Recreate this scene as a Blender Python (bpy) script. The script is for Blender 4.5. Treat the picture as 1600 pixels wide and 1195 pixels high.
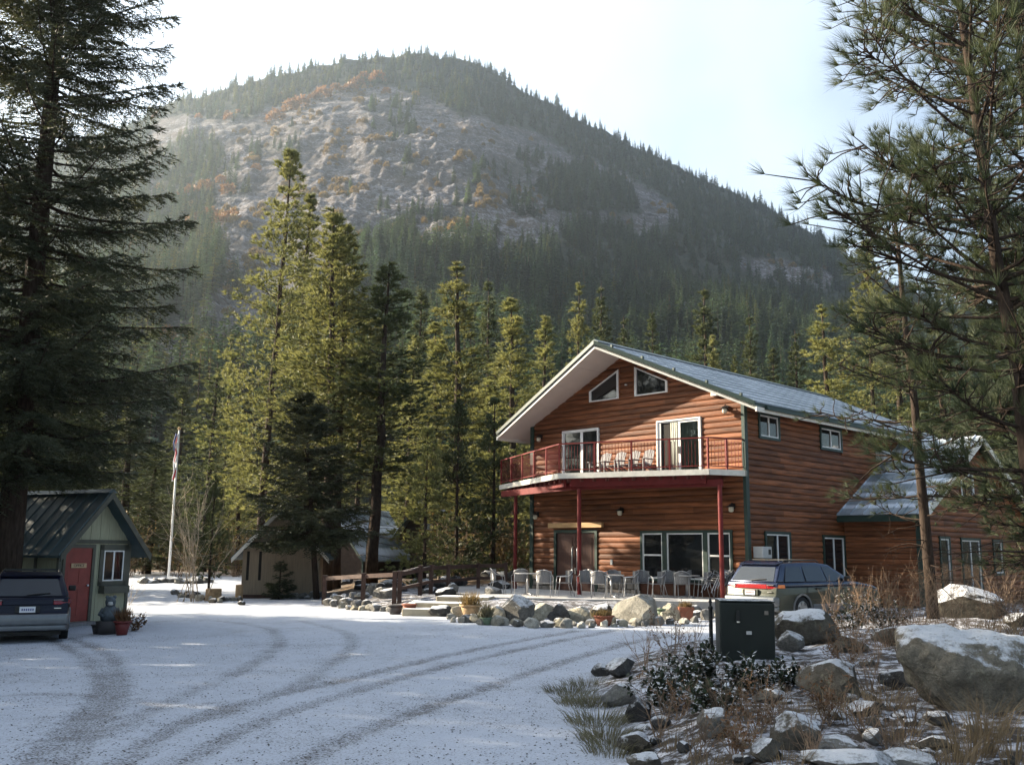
import bpy, bmesh, math, random
import numpy as np
from mathutils import Vector, Matrix

for o in list(bpy.data.objects):
    bpy.data.objects.remove(o)
S = bpy.context.scene
COL = S.collection
R = math.radians

# ------------------------------------------------------------------ camera
CAMZ, FPX, PITCH, ROLL = 1.9, 1511.9, R(9.851), R(0.594)
cd = bpy.data.cameras.new('camera')
cd.sensor_width = 36.0
cd.lens = FPX / 1600 * 36
cd.clip_start, cd.clip_end = 0.1, 12000
cam = bpy.data.objects.new('camera', cd)
COL.objects.link(cam)
cam.matrix_world = Matrix.Translation((0, 0, CAMZ)) @ Matrix.Rotation(R(90) + PITCH, 4, 'X') @ Matrix.Rotation(ROLL, 4, 'Z')
S.camera = cam

# ------------------------------------------------------------------ light
VEIL, SKY, EXPOSURE = 3.3, 0.05, 2.2
SUN_EL, SUN_AZ = R(22.5), R(21)          # azimuth: degrees beyond the perpendicular on the left
sdir = Vector((-math.cos(SUN_AZ) * math.cos(SUN_EL), math.sin(SUN_AZ) * math.cos(SUN_EL), math.sin(SUN_EL)))
sl = bpy.data.lights.new('sun', 'SUN')
sl.energy, sl.angle, sl.color = 5.0, R(0.5), (1.0, 0.87, 0.67)
sun = bpy.data.objects.new('sun', sl)
COL.objects.link(sun)
sun.rotation_euler = sdir.to_track_quat('Z', 'Y').to_euler()
W = bpy.data.worlds.new('World')
S.world = W
W.use_nodes = True
nt = W.node_tree
bg = nt.nodes['Background']
sky = nt.nodes.new('ShaderNodeTexSky')
sky.sky_type = 'NISHITA'
sky.sun_disc = False
sky.sun_elevation = SUN_EL
sky.sun_rotation = math.atan2(sdir.x, sdir.y)
sky.air_density, sky.dust_density, sky.ozone_density = 1.0, 1.2, 1.0
# thin bright veil of high cloud, brightest towards the sun
def _wn(k, **a):
    x = nt.nodes.new('ShaderNode' + k)
    for q, w in a.items():
        setattr(x, q, w)
    return x


_tc = _wn('TexCoord')
_dot = _wn('VectorMath', operation='DOT_PRODUCT')
_dot.inputs[1].default_value = sdir
nt.links.new(_tc.outputs['Generated'], _dot.inputs[0])
_cl = _wn('TexNoise')
_cl.inputs['Scale'].default_value, _cl.inputs['Detail'].default_value, _cl.inputs['Roughness'].default_value = 2.6, 5, 0.5
nt.links.new(_tc.outputs['Generated'], _cl.inputs['Vector'])
_cm = _wn('MapRange')
for _i, _v in enumerate((0.35, 0.65, -0.22, 0.22)):
    _cm.inputs[_i + 1].default_value = _v
nt.links.new(_cl.outputs[0], _cm.inputs[0])
_ad = _wn('Math', operation='ADD')
nt.links.new(_dot.outputs['Value'], _ad.inputs[0])
nt.links.new(_cm.outputs[0], _ad.inputs[1])
_mr = _wn('MapRange', interpolation_type='SMOOTHSTEP')
for _i, _v in enumerate((-0.36, 0.6, 0.0, VEIL)):
    _mr.inputs[_i + 1].default_value = _v
nt.links.new(_ad.outputs[0], _mr.inputs[0])
_vc = _wn('Mix', data_type='RGBA', blend_type='MULTIPLY')
_vc.inputs[0].default_value = 1.0
nt.links.new(_mr.outputs[0], _vc.inputs[6])
_vc.inputs[7].default_value = (0.97, 1.0, 0.97, 1)
_sm = _wn('Mix', data_type='RGBA', blend_type='ADD')
_sm.inputs[0].default_value = 1.0
nt.links.new(sky.outputs[0], _sm.inputs[6])
nt.links.new(_vc.outputs[2], _sm.inputs[7])
nt.links.new(_sm.outputs[2], bg.inputs[0])
bg.inputs[1].default_value = SKY
S.view_settings.view_transform = 'Standard'
S.view_settings.look = 'None'
S.view_settings.exposure = EXPOSURE
S.view_settings.gamma = 1
S.view_settings.use_curve_mapping = False
cy = S.cycles
cy.use_denoising = True
cy.max_bounces, cy.diffuse_bounces, cy.glossy_bounces, cy.transmission_bounces, cy.volume_bounces, cy.transparent_max_bounces = 4, 2, 2, 3, 0, 6
cy.caustics_reflective = cy.caustics_refractive = False
HAZE_DENSITY = 0.00015

# ------------------------------------------------------------------ picture-to-place helpers
cU = np.array([1, 0, 0.]); cD = np.array([0, math.cos(PITCH), math.sin(PITCH)]); cV = np.array([0, -math.sin(PITCH), math.cos(PITCH)])
cR = math.cos(ROLL) * cU + math.sin(ROLL) * cV
cUP = -math.sin(ROLL) * cU + math.cos(ROLL) * cV
CP = np.array([0, 0, CAMZ])


def ray(px, py):
    return cD + cR * (px - 800) / FPX + cUP * (597.5 - py) / FPX


def at(px, py, z=0.0):
    r = ray(px, py)
    return CP + r * (z - CAMZ) / r[2]


def at_y(px, py, y):
    r = ray(px, py)
    return CP + r * y / r[1]


def project(P):
    q = np.asarray(P, float) - CP
    d = q @ cD
    return 800 + FPX * (q @ cR) / d, 597.5 - FPX * (q @ cUP) / d


# ------------------------------------------------------------------ noise for shapes
def _h(ix, iy, s):
    n = (ix * 374761393 + iy * 668265263 + s * 1274126177) & 0xffffffff
    n = ((n ^ (n >> 13)) * 1274126177) & 0xffffffff
    return ((n ^ (n >> 16)) & 0xffff) / 65535.0


def vnoise(x, y, s=0):
    x, y = np.asarray(x, float), np.asarray(y, float)
    ix, iy = np.floor(x).astype(np.int64), np.floor(y).astype(np.int64)
    fx, fy = x - ix, y - iy
    fx, fy = fx * fx * (3 - 2 * fx), fy * fy * (3 - 2 * fy)
    a, b, c, d = _h(ix, iy, s), _h(ix + 1, iy, s), _h(ix, iy + 1, s), _h(ix + 1, iy + 1, s)
    return (a * (1 - fx) + b * fx) * (1 - fy) + (c * (1 - fx) + d * fx) * fy


def fbm(x, y, s=0, o=4):
    t, a, n = 0, 0.5, 0
    for k in range(o):
        t = t + a * vnoise(x * 2 ** k, y * 2 ** k, s + k)
        n += a
        a *= 0.5
    return t / n


def sstep(a, b, x):
    t = np.clip((x - a) / (b - a), 0, 1)
    return t * t * (3 - 2 * t)


def inpoly(x, y, P):
    x, y = np.asarray(x, float), np.asarray(y, float)
    c = np.zeros(x.shape, bool)
    n = len(P)
    for i in range(n):
        (x1, y1), (x2, y2) = P[i], P[(i + 1) % n]
        if y1 == y2:
            continue
        c ^= ((y1 > y) != (y2 > y)) & (x < (x2 - x1) * (y - y1) / (y2 - y1) + x1)
    return c


def sdf(x, y, P):                      # positive inside
    x, y = np.asarray(x, float), np.asarray(y, float)
    d = np.full(x.shape, 1e9)
    for i in range(len(P)):
        (x1, y1), (x2, y2) = P[i], P[(i + 1) % len(P)]
        ex, ey = x2 - x1, y2 - y1
        t = np.clip(((x - x1) * ex + (y - y1) * ey) / (ex * ex + ey * ey + 1e-12), 0, 1)
        d = np.minimum(d, np.hypot(x - x1 - t * ex, y - y1 - t * ey))
    return np.where(inpoly(x, y, P), d, -d)


# ------------------------------------------------------------------ materials
class NT:
    def __init__(s, name):
        s.m = bpy.data.materials.new(name)
        s.m.use_nodes = True
        s.t = s.m.node_tree
        s.p = s.t.nodes['Principled BSDF']
        s.out = s.t.nodes['Material Output']

    def n(s, kind, **k):
        x = s.t.nodes.new('ShaderNode' + kind)
        for a, b in k.items():
            setattr(x, a, b)
        return x

    def put(s, sock, v):
        if hasattr(v, 'is_output') or isinstance(v, bpy.types.NodeSocket):
            s.t.links.new(v, sock)
        elif isinstance(v, (tuple, list)) and len(v) == 3 and sock.type == 'RGBA':
            sock.default_value = (*v, 1)
        else:
            sock.default_value = v

    def math(s, op, a, b=0.0, clamp=False):
        x = s.n('Math', operation=op, use_clamp=clamp)
        s.put(x.inputs[0], a)
        s.put(x.inputs[1], b)
        return x.outputs[0]

    def rng(s, v, a, b, c=0.0, d=1.0):
        x = s.n('MapRange')
        for i, q in enumerate((v, a, b, c, d)):
            s.put(x.inputs[i], q)
        return x.outputs[0]

    def mix(s, f, a, b, mode='MIX'):
        x = s.n('Mix', data_type='RGBA', blend_type=mode)
        s.put(x.inputs[0], f)
        s.put(x.inputs[6], a)
        s.put(x.inputs[7], b)
        return x.outputs[2]

    def noise(s, vec, scale, detail=5, rough=0.55, out=0):
        x = s.n('TexNoise')
        if vec is not None:
            s.t.links.new(vec, x.inputs['Vector'])
        x.inputs['Scale'].default_value = scale
        x.inputs['Detail'].default_value = detail
        x.inputs['Roughness'].default_value = rough
        return x.outputs[out]

    def obj(s, scale=None):
        c = s.n('TexCoord').outputs['Object']
        if scale:
            mp = s.n('Mapping')
            s.t.links.new(c, mp.inputs[0])
            mp.inputs['Scale'].default_value = scale
            c = mp.outputs[0]
        return c

    def pos(s):
        return s.n('NewGeometry').outputs['Position']

    def nz(s):
        x = s.n('SeparateXYZ')
        s.t.links.new(s.n('NewGeometry').outputs['Normal'], x.inputs[0])
        return x.outputs[2]

    def attr(s, name):
        return s.n('Attribute', attribute_name=name).outputs['Fac']

    def bump(s, h, strength, dist=0.02):
        b = s.n('Bump')
        b.inputs['Strength'].default_value = strength
        b.inputs['Distance'].default_value = dist
        s.t.links.new(h, b.inputs['Height'])
        s.t.links.new(b.outputs[0], s.p.inputs['Normal'])

    def rand(s):
        return s.n('ObjectInfo').outputs['Random']


SNOW = (0.70, 0.71, 0.74)


def mat(name, col, rough=0.7, var=0.25, scale=5, bump=0.0, bscale=30, metal=0, spec=0.4, stretch=None, rnd=0.0, snow=None, world=False, coat=0):
    m = NT(name)
    v = m.pos() if world else m.obj(stretch)
    f = m.noise(v, scale)
    lo, hi = tuple(c * (1 - var) for c in col), tuple(min(1, c * (1 + var)) for c in col)
    c = m.mix(m.rng(f, 0.3, 0.7), lo, hi)
    if rnd:
        c = m.mix(1.0, c, m.rng(m.rand(), 0, 1, 1 - rnd, 1 + rnd), 'MULTIPLY')
    if snow:
        thr, amt = snow
        g = m.math('ADD', m.nz(), m.math('MULTIPLY', m.math('SUBTRACT', m.noise(m.pos(), 9, 6, 0.7), 0.5), 1.1))
        c = m.mix(m.math('MULTIPLY', m.rng(g, thr - 0.13, thr + 0.13), amt), c, SNOW)
    m.put(m.p.inputs['Base Color'], c)
    m.p.inputs['Roughness'].default_value = rough
    m.p.inputs['Metallic'].default_value = metal
    m.p.inputs['Specular IOR Level'].default_value = spec
    m.p.inputs['Coat Weight'].default_value = coat
    if bump:
        m.bump(m.noise(v, bscale, 6), bump)
    return m.m


def leaf(name, c1, c2, trans=0.3, clump=0.9, rnd=0.2, snow=0.0):
    m = NT(name)
    f = m.noise(m.pos(), clump, 3)
    c = m.mix(m.rng(f, 0.32, 0.68), c1, c2)
    c = m.mix(1.0, c, m.rng(m.rand(), 0, 1, 1 - rnd, 1 + rnd), 'MULTIPLY')
    if snow:
        g = m.math('ADD', m.nz(), m.math('SUBTRACT', m.noise(m.pos(), 14, 3), 0.5))
        c = m.mix(m.rng(g, snow - 0.1, snow + 0.1), c, SNOW)
    m.put(m.p.inputs['Base Color'], c)
    m.p.inputs['Roughness'].default_value = 0.6
    m.p.inputs['Specular IOR Level'].default_value = 0.25
    tr = m.n('BsdfTranslucent')
    m.put(tr.inputs[0], m.mix(1.0, c, (1.2, 1.12, 0.8), 'MULTIPLY'))
    mx = m.n('MixShader')
    mx.inputs[0].default_value = trans
    m.t.links.new(m.p.outputs[0], mx.inputs[1])
    m.t.links.new(tr.outputs[0], mx.inputs[2])
    m.t.links.new(mx.outputs[0], m.out.inputs[0])
    return m.m


M = {}
M['bark'] = mat('bark', (0.042, 0.030, 0.023), 0.9, 0.45, 3, 0.8, 9, stretch=(6, 6, 1.2), spec=0.1)
M['bark_red'] = mat('bark_red', (0.085, 0.05, 0.03), 0.9, 0.45, 3, 0.8, 9, stretch=(6, 6, 1.2), spec=0.1)
M['twig'] = mat('twig', (0.17, 0.12, 0.085), 0.9, 0.3, 8, spec=0.1, rnd=0.3)
M['twig_pale'] = mat('twig_pale', (0.3, 0.25, 0.19), 0.9, 0.3, 8, spec=0.1)
M['pine_sun'] = leaf('pine_olive_sunlit', (0.122, 0.136, 0.056), (0.225, 0.226, 0.102), 0.38, 0.7)  # olive pine tone, with sunlight on the crowns painted in as brighter yellow-green
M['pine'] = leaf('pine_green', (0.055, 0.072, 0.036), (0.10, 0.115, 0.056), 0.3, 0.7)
M['pine_near'] = leaf('pine_long', (0.035, 0.050, 0.028), (0.075, 0.088, 0.042), 0.25, 1.6)
M['fir'] = leaf('fir_dark', (0.032, 0.04, 0.023), (0.062, 0.068, 0.036), 0.25, 0.9)
M['far'] = leaf('far_conifer', (0.04, 0.075, 0.05), (0.085, 0.12, 0.066), 0.28, 0.02, 0.35)
M['far_olive'] = leaf('far_olive', (0.085, 0.105, 0.04), (0.15, 0.155, 0.055), 0.3, 0.02, 0.3)
M['larch'] = leaf('larch_gold', (0.17, 0.085, 0.038), (0.25, 0.14, 0.058), 0.3, 0.05, 0.3)
M['brush'] = leaf('dry_brush', (0.15, 0.10, 0.045), (0.22, 0.16, 0.07), 0.3, 1.5, 0.3)
M['drygrass'] = leaf('dry_grass', (0.15, 0.105, 0.062), (0.25, 0.185, 0.115), 0.25, 3, 0.2)
M['greygrass'] = leaf('grey_grass', (0.085, 0.08, 0.05), (0.19, 0.175, 0.115), 0.3, 3, 0.2)
M['grape'] = leaf('broad_leaf', (0.012, 0.02, 0.012), (0.035, 0.045, 0.022), 0.1, 6, 0.2, snow=0.86)
M['deadleaf'] = leaf('dead_leaf', (0.10, 0.06, 0.03), (0.2, 0.1, 0.05), 0.2, 6, 0.2)


def rock_mat(name, col, lichen, thr, amt):
    m = NT(name)
    o, P = m.obj(), m.pos()
    n1, n2, n3 = m.noise(P, 2.2, 6, 0.7), m.noise(P, 9, 6, 0.75), m.noise(P, 38, 4, 0.7)
    c = m.mix(m.rng(n1, 0.3, 0.7), tuple(q * 0.55 for q in col), tuple(q * 1.4 for q in col))
    c = m.mix(m.rng(n2, 0.42, 0.62, 0, 0.65), c, tuple(q * 0.42 for q in col))
    c = m.mix(m.rng(m.noise(P, 5.5, 7, 0.8), 0.56, 0.64, 0, 0.7), c, lichen)
    c = m.mix(m.rng(n3, 0.35, 0.7, 0, 0.35), c, (0.02, 0.018, 0.016))
    c = m.mix(1.0, c, m.rng(m.rand(), 0, 1, 0.7, 1.3), 'MULTIPLY')
    g = m.math('ADD', m.nz(), m.math('MULTIPLY', m.math('SUBTRACT', m.noise(P, 5, 8, 0.75), 0.5), 1.5))
    g = m.math('ADD', g, m.math('MULTIPLY', m.math('SUBTRACT', n3, 0.5), 0.5))
    c = m.mix(m.math('MULTIPLY', m.rng(g, thr - 0.12, thr + 0.16), amt), c, SNOW)
    m.put(m.p.inputs['Base Color'], c)
    m.p.inputs['Roughness'].default_value = 0.92
    m.p.inputs['Specular IOR Level'].default_value = 0.15
    vo = m.n('TexVoronoi', feature='DISTANCE_TO_EDGE')
    m.t.links.new(m.noise(P, 2.0, 3, 0.5, 1), vo.inputs['Vector'])
    vo.inputs['Scale'].default_value = 5.0
    crack = m.rng(vo.outputs['Distance'], 0.0, 0.05, 0.0, 0.16)
    m.bump(m.math('ADD', m.math('ADD', n2, m.math('MULTIPLY', n3, 0.5)), crack), 0.85, 0.07)
    return m.m


M['rock_pale'] = rock_mat('rock_pale', (0.22, 0.195, 0.155), (0.3, 0.28, 0.21), 0.74, 0.92)
M['rock'] = rock_mat('rock', (0.23, 0.22, 0.20), (0.26, 0.25, 0.2), 0.80, 0.9)
M['rock_tan'] = rock_mat('rock_tan', (0.42, 0.385, 0.30), (0.48, 0.46, 0.38), 0.98, 0.8)
M['rock_white'] = rock_mat('rock_white', (0.5, 0.47, 0.40), (0.55, 0.53, 0.47), 1.0, 0.7)
M['rock_dark'] = rock_mat('rock_dark', (0.085, 0.082, 0.08), (0.16, 0.16, 0.13), 0.76, 0.9)
M['rock_warm'] = rock_mat('rock_warm', (0.125, 0.11, 0.088), (0.2, 0.185, 0.13), 0.76, 0.92)
M['log'] = mat('cedar_log', (0.17, 0.061, 0.0245), 0.6, 0.55, 3, 0.35, 14, stretch=(0.35, 5, 5), rnd=0.36, spec=0.25)
M['log_side'] = mat('cedar_log_side', (0.17, 0.061, 0.0245), 0.6, 0.55, 3, 0.35, 14, stretch=(5, 0.35, 5), rnd=0.36, spec=0.25)
M['core'] = mat('wall_core', (0.08, 0.03, 0.016), 0.9)
M['green_trim'] = mat('green_trim', (0.016, 0.036, 0.028), 0.5, 0.15)
M['roof_green'] = mat('roof_green', (0.014, 0.038, 0.032), 0.35, 0.15, spec=0.5)
M['white'] = mat('white_vinyl', (0.72, 0.72, 0.70), 0.4, 0.06)
M['soffit'] = mat('soffit_white', (0.60, 0.565, 0.51), 0.6, 0.06, 1.2)
M['fascia'] = mat('fascia_pale', (0.66, 0.63, 0.56), 0.55, 0.08)
M['red'] = mat('red_paint', (0.135, 0.018, 0.017), 0.55, 0.2, spec=0.2)
M['deck_edge'] = mat('deck_edge', (0.60, 0.57, 0.50), 0.6, 0.12)
M['deck_under'] = mat('deck_under', (0.14, 0.045, 0.035), 0.7, 0.25)
M['door_dark'] = mat('door_dark', (0.055, 0.022, 0.016), 0.4, 0.3, 4, stretch=(6, 6, 0.6))
M['beam'] = mat('pale_beam', (0.42, 0.26, 0.12), 0.7, 0.25, 4, stretch=(0.4, 5, 5))
M['chrome'] = mat('brushed_metal', (0.62, 0.62, 0.6), 0.3, 0.1, metal=1)
M['black'] = mat('black_metal', (0.012, 0.012, 0.012), 0.5, 0.2)
M['lamp_glass'] = mat('lamp_glass', (0.55, 0.5, 0.38), 0.3, 0.1)
M['stone'] = mat('veneer_stone', (0.22, 0.19, 0.16), 0.9, 0.35, 5, 0.5, 20, rnd=0.4)
M['concrete'] = mat('concrete', (0.36, 0.35, 0.34), 0.9, 0.2, 2, 0.2, 30, snow=(1.08, 0.55))
M['slab'] = mat('step_slab', (0.42, 0.36, 0.26), 0.9, 0.2, 2, 0.4, 12, snow=(0.75, 0.85))
M['alu'] = mat('aluminium', (0.42, 0.42, 0.43), 0.4, 0.08, metal=0.7)
M['weave'] = mat('grey_weave', (0.17, 0.17, 0.175), 0.6, 0.25, 40)
M['grey_wood'] = mat('weathered_wood', (0.21, 0.2, 0.2), 0.8, 0.25, 4, stretch=(5, 5, 0.6))
M['brown_wood'] = mat('brown_wood', (0.065, 0.036, 0.027), 0.8, 0.3, 4, rnd=0.2, snow=(1.05, 0.6))
M['terracotta'] = mat('terracotta', (0.24, 0.085, 0.048), 0.8, 0.2)
M['green_pot'] = mat('green_pot', (0.14, 0.19, 0.12), 0.5, 0.15)
M['dark_pot'] = mat('dark_pot', (0.05, 0.045, 0.045), 0.6, 0.2)
M['red_pot'] = mat('red_pot', (0.14, 0.025, 0.022), 0.5, 0.2)
M['tan_wall'] = mat('tan_wall', (0.30, 0.235, 0.165), 0.8, 0.15, 3, stretch=(6, 6, 0.6))
M['cream_wall'] = mat('cream_wall', (0.33, 0.325, 0.22), 0.8, 0.12, 3, stretch=(6, 6, 0.6))
M['olive_trim'] = mat('olive_trim', (0.085, 0.085, 0.065), 0.7, 0.15)
M['red_door'] = mat('red_door', (0.22, 0.04, 0.032), 0.5, 0.12)
M['sign'] = mat('sign_board', (0.48, 0.34, 0.2), 0.7, 0.1)
M['cabin_brown'] = mat('cabin_brown', (0.055, 0.034, 0.025), 0.8, 0.3, 4)
M['utility'] = mat('utility_green', (0.009, 0.014, 0.012), 0.5, 0.2, 2)
M['utility_lid'] = mat('utility_lid', (0.012, 0.018, 0.015), 0.6, 0.3, 4, snow=(0.98, 0.8))
M['statue'] = mat('statue_dark', (0.07, 0.085, 0.095), 0.6, 0.4, 14)
M['statue_pale'] = mat('statue_pale', (0.4, 0.4, 0.38), 0.6, 0.2, 14)
M['stump'] = mat('cut_wood', (0.36, 0.24, 0.13), 0.9, 0.3, 6)
M['flag_red'] = mat('flag_red', (0.45, 0.04, 0.05), 0.8, 0.1)
M['flag_white'] = mat('flag_white', (0.7, 0.68, 0.68), 0.8, 0.1)
M['flag_blue'] = mat('flag_blue', (0.04, 0.05, 0.16), 0.8, 0.1)
M['acunit'] = mat('ac_grey', (0.42, 0.42, 0.41), 0.6, 0.1)
M['tyre'] = mat('tyre', (0.015, 0.015, 0.016), 0.85, 0.2)
M['rim'] = mat('wheel_rim', (0.5, 0.5, 0.5), 0.35, 0.1, metal=0.8)
M['lamp_red'] = mat('tail_red', (0.22, 0.008, 0.01), 0.15, 0.1, coat=0.5)
M['lamp_orange'] = mat('tail_orange', (0.6, 0.16, 0.03), 0.15, 0.1, coat=0.5)
M['lamp_clear'] = mat('tail_clear', (0.10, 0.085, 0.085), 0.12, 0.1, coat=0.5)
M['plate'] = mat('plate_white', (0.62, 0.62, 0.64), 0.5, 0.05)
M['plate_blue'] = mat('plate_ink', (0.06, 0.07, 0.2), 0.5, 0.05)
M['plate_red'] = mat('plate_red', (0.4, 0.05, 0.05), 0.5, 0.05)
M['navy'] = mat('navy_paint', (0.003, 0.004, 0.014), 0.35, 0.15, metal=0.0, coat=0.1, spec=0.25)
M['blue_paint'] = mat('blue_paint', (0.014, 0.022, 0.055), 0.25, 0.15, metal=0.4, coat=0.6)
M['silver_paint'] = mat('olive_silver', (0.05, 0.054, 0.04), 0.35, 0.12, metal=0.25, coat=0.3)
M['grey_paint'] = mat('grey_paint', (0.13, 0.14, 0.15), 0.4, 0.12, metal=0.2, coat=0.4)
M['blinds'] = mat('blinds', (0.36, 0.38, 0.32), 0.7, 0.1)
M['curtain'] = mat('curtain', (0.42, 0.42, 0.36), 0.8, 0.1)
M['interior'] = mat('dark_interior', (0.02, 0.017, 0.015), 0.9)


def glass(name, col=(0.012, 0.013, 0.014), rough=0.04):
    m = NT(name)
    m.put(m.p.inputs['Base Color'], col)
    m.p.inputs['Roughness'].default_value = rough
    m.p.inputs['Specular IOR Level'].default_value = 0.6
    m.bump(m.noise(m.obj(), 1.2, 2), 0.06, 0.05)
    return m.m


M['glass'] = glass('window_glass')
M['car_glass'] = glass('car_glass', (0.02, 0.024, 0.03), 0.05)


def clear_glass():
    m = NT('clear_glass')
    t = m.n('BsdfTransparent')
    t.inputs[0].default_value = (0.75, 0.78, 0.76, 1)
    g = m.n('BsdfGlossy')
    g.inputs['Roughness'].default_value = 0.03
    fr = m.n('Fresnel')
    mx = m.n('MixShader')
    m.t.links.new(fr.outputs[0], mx.inputs[0])
    m.t.links.new(t.outputs[0], mx.inputs[1])
    m.t.links.new(g.outputs[0], mx.inputs[2])
    m.t.links.new(mx.outputs[0], m.out.inputs[0])
    return m.m


M['clear'] = clear_glass()


def frosted_roof(name, axis, step, frost=0.75):      # frost dusted metal; melted lines over the purlins
    m = NT(name)
    o = m.obj()
    sp = m.n('SeparateXYZ')
    m.t.links.new(o, sp.inputs[0])
    q = m.math('FRACT', m.math('DIVIDE', sp.outputs[axis], step))
    line = m.rng(m.math('ABSOLUTE', m.math('SUBTRACT', q, 0.5)), 0.10, 0.2, 1.0, 0.0)
    nz = m.noise(m.obj((1, 0.5, 1)), 1.1, 6, 0.65)
    f = m.math('MULTIPLY', m.rng(nz, 0.2, 0.75), frost, True)
    f = m.math('ADD', m.math('MULTIPLY', f, 0.6), m.math('MULTIPLY', line, 0.5 * min(1, frost)), True)
    c = m.mix(f, (0.02, 0.05, 0.055), (0.66, 0.70, 0.78))
    m.put(m.p.inputs['Base Color'], c)
    m.p.inputs['Roughness'].default_value = 0.6
    return m.m


M['roof_frost'] = frosted_roof('frosted_metal_roof', 0, 0.62)
M['roof_frost_wing'] = frosted_roof('frosted_wing_roof', 1, 0.9, 1.0)
M['roof_dark'] = frosted_roof('dark_metal_roof', 0, 9.0, 0.12)
M['roof_cabin'] = frosted_roof('frosted_cabin_roof', 0, 1.3, 1.1)


# ------------------------------------------------------------------ mesh helpers
def link(name, data, parent=None, loc=None, rotz=0, props=None):
    o = bpy.data.objects.new(name, data)
    COL.objects.link(o)
    if parent is not None:
        o.parent = parent
    if loc is not None:
        o.location = loc
    if rotz:
        o.rotation_euler = (0, 0, rotz)
    for k, v in (props or {}).items():
        if v is not None:
            o[k] = v
    return o


def thing(name, label, cat, loc=(0, 0, 0), rotz=0, group=None):
    return link(name, None, None, tuple(loc), rotz, dict(label=label, category=cat, group=group))


class MB:
    def __init__(s):
        s.v, s.f, s.k = [], [], []

    def add(s, vs, fs, k=0):
        b = len(s.v)
        s.v += [tuple(map(float, p)) for p in vs]
        s.f += [tuple(b + i for i in f) for f in fs]
        s.k += [k] * len(fs)
        return s

    def hexa(s, c, k=0):              # 8 corners: bottom ring 0-3, top ring 4-7
        return s.add(c, [(0, 3, 2, 1), (4, 5, 6, 7), (0, 1, 5, 4), (1, 2, 6, 5), (2, 3, 7, 6), (3, 0, 4, 7)], k)

    def box(s, x0, x1, y0, y1, z0, z1, k=0, fn=None):
        c = [(x0, y0, z0), (x1, y0, z0), (x1, y1, z0), (x0, y1, z0), (x0, y0, z1), (x1, y0, z1), (x1, y1, z1), (x0, y1, z1)]
        return s.hexa([fn(*p) for p in c] if fn else c, k)

    def beam(s, p, q, w, h, k=0, up=(0, 0, 1)):
        p, q, up = Vector(p), Vector(q), Vector(up)
        d = (q - p).normalized()
        a = d.cross(up)
        if a.length < 1e-4:
            a = d.cross(Vector((1, 0, 0)))
        a = a.normalized() * w / 2
        b = a.cross(d).normalized() * h / 2
        return s.hexa([p - a - b, p + a - b, q + a - b, q - a - b, p - a + b, p + a + b, q + a + b, q - a + b], k)

    def tube(s, pts, rad, n=6, k=0, cap=True):
        pts = [Vector(p) for p in pts]
        if not hasattr(rad, '__len__'):
            rad = [rad] * len(pts)
        vs, fs = [], []
        ref = Vector((0.31, 0.95, 0.05))
        for i, p in enumerate(pts):
            d = (pts[min(i + 1, len(pts) - 1)] - pts[max(i - 1, 0)]).normalized()
            a = d.cross(ref)
            if a.length < 0.05:
                a = d.cross(Vector((1, 0, 0)))
            a.normalize()
            b = d.cross(a)
            for j in range(n):
                t = 2 * math.pi * j / n
                vs.append(p + (a * math.cos(t) + b * math.sin(t)) * rad[i])
        for i in range(len(pts) - 1):
            for j in range(n):
                fs.append((i * n + j, i * n + (j + 1) % n, (i + 1) * n + (j + 1) % n, (i + 1) * n + j))
        if cap:
            fs += [tuple(range(n - 1, -1, -1)), tuple(range((len(pts) - 1) * n, len(pts) * n))]
        return s.add(vs, fs, k)

    def prism(s, poly, off, k=0):
        n = len(poly)
        off = Vector(off)
        vs = [Vector(p) for p in poly] + [Vector(p) + off for p in poly]
        fs = [tuple(range(n - 1, -1, -1)), tuple(range(n, 2 * n))]
        fs += [(i, (i + 1) % n, n + (i + 1) % n, n + i) for i in range(n)]
        return s.add(vs, fs, k)

    def lathe(s, prof, n=12, c=(0, 0, 0), k=0):
        vs, fs = [], []
        for r, z in prof:
            for j in range(n):
                t = 2 * math.pi * j / n
                vs.append((c[0] + r * math.cos(t), c[1] + r * math.sin(t), c[2] + z))
        for i in range(len(prof) - 1):
            for j in range(n):
                fs.append((i * n + j, i * n + (j + 1) % n, (i + 1) * n + (j + 1) % n, (i + 1) * n + j))
        fs += [tuple(range(n - 1, -1, -1)), tuple(range((len(prof) - 1) * n, len(prof) * n))]
        return s.add(vs, fs, k)

    def mesh(s, name, mats, smooth=False, bevel=0, seg=2, recalc=True):
        me = bpy.data.meshes.new(name)
        me.from_pydata(s.v, [], s.f)
        for m in mats if isinstance(mats, (list, tuple)) else [mats]:
            me.materials.append(m)
        me.polygons.foreach_set('material_index', s.k)
        if recalc or bevel:
            bm = bmesh.new()
            bm.from_mesh(me)
            bmesh.ops.recalc_face_normals(bm, faces=bm.faces)
            if bevel:
                ed = [e for e in bm.edges if len(e.link_faces) == 2 and e.calc_face_angle(0) > 0.5]
                bmesh.ops.bevel(bm, geom=ed, offset=bevel, segments=seg, affect='EDGES', clamp_overlap=True, profile=0.5)
            bm.to_mesh(me)
            bm.free()
        if smooth:
            me.polygons.foreach_set('use_smooth', [True] * len(me.polygons))
        return me

    def build(s, name, mats, parent=None, loc=None, rotz=0, smooth=False, bevel=0, seg=2, **props):
        return link(name, s.mesh(name, mats, smooth, bevel, seg), parent, loc, rotz, props)


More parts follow.
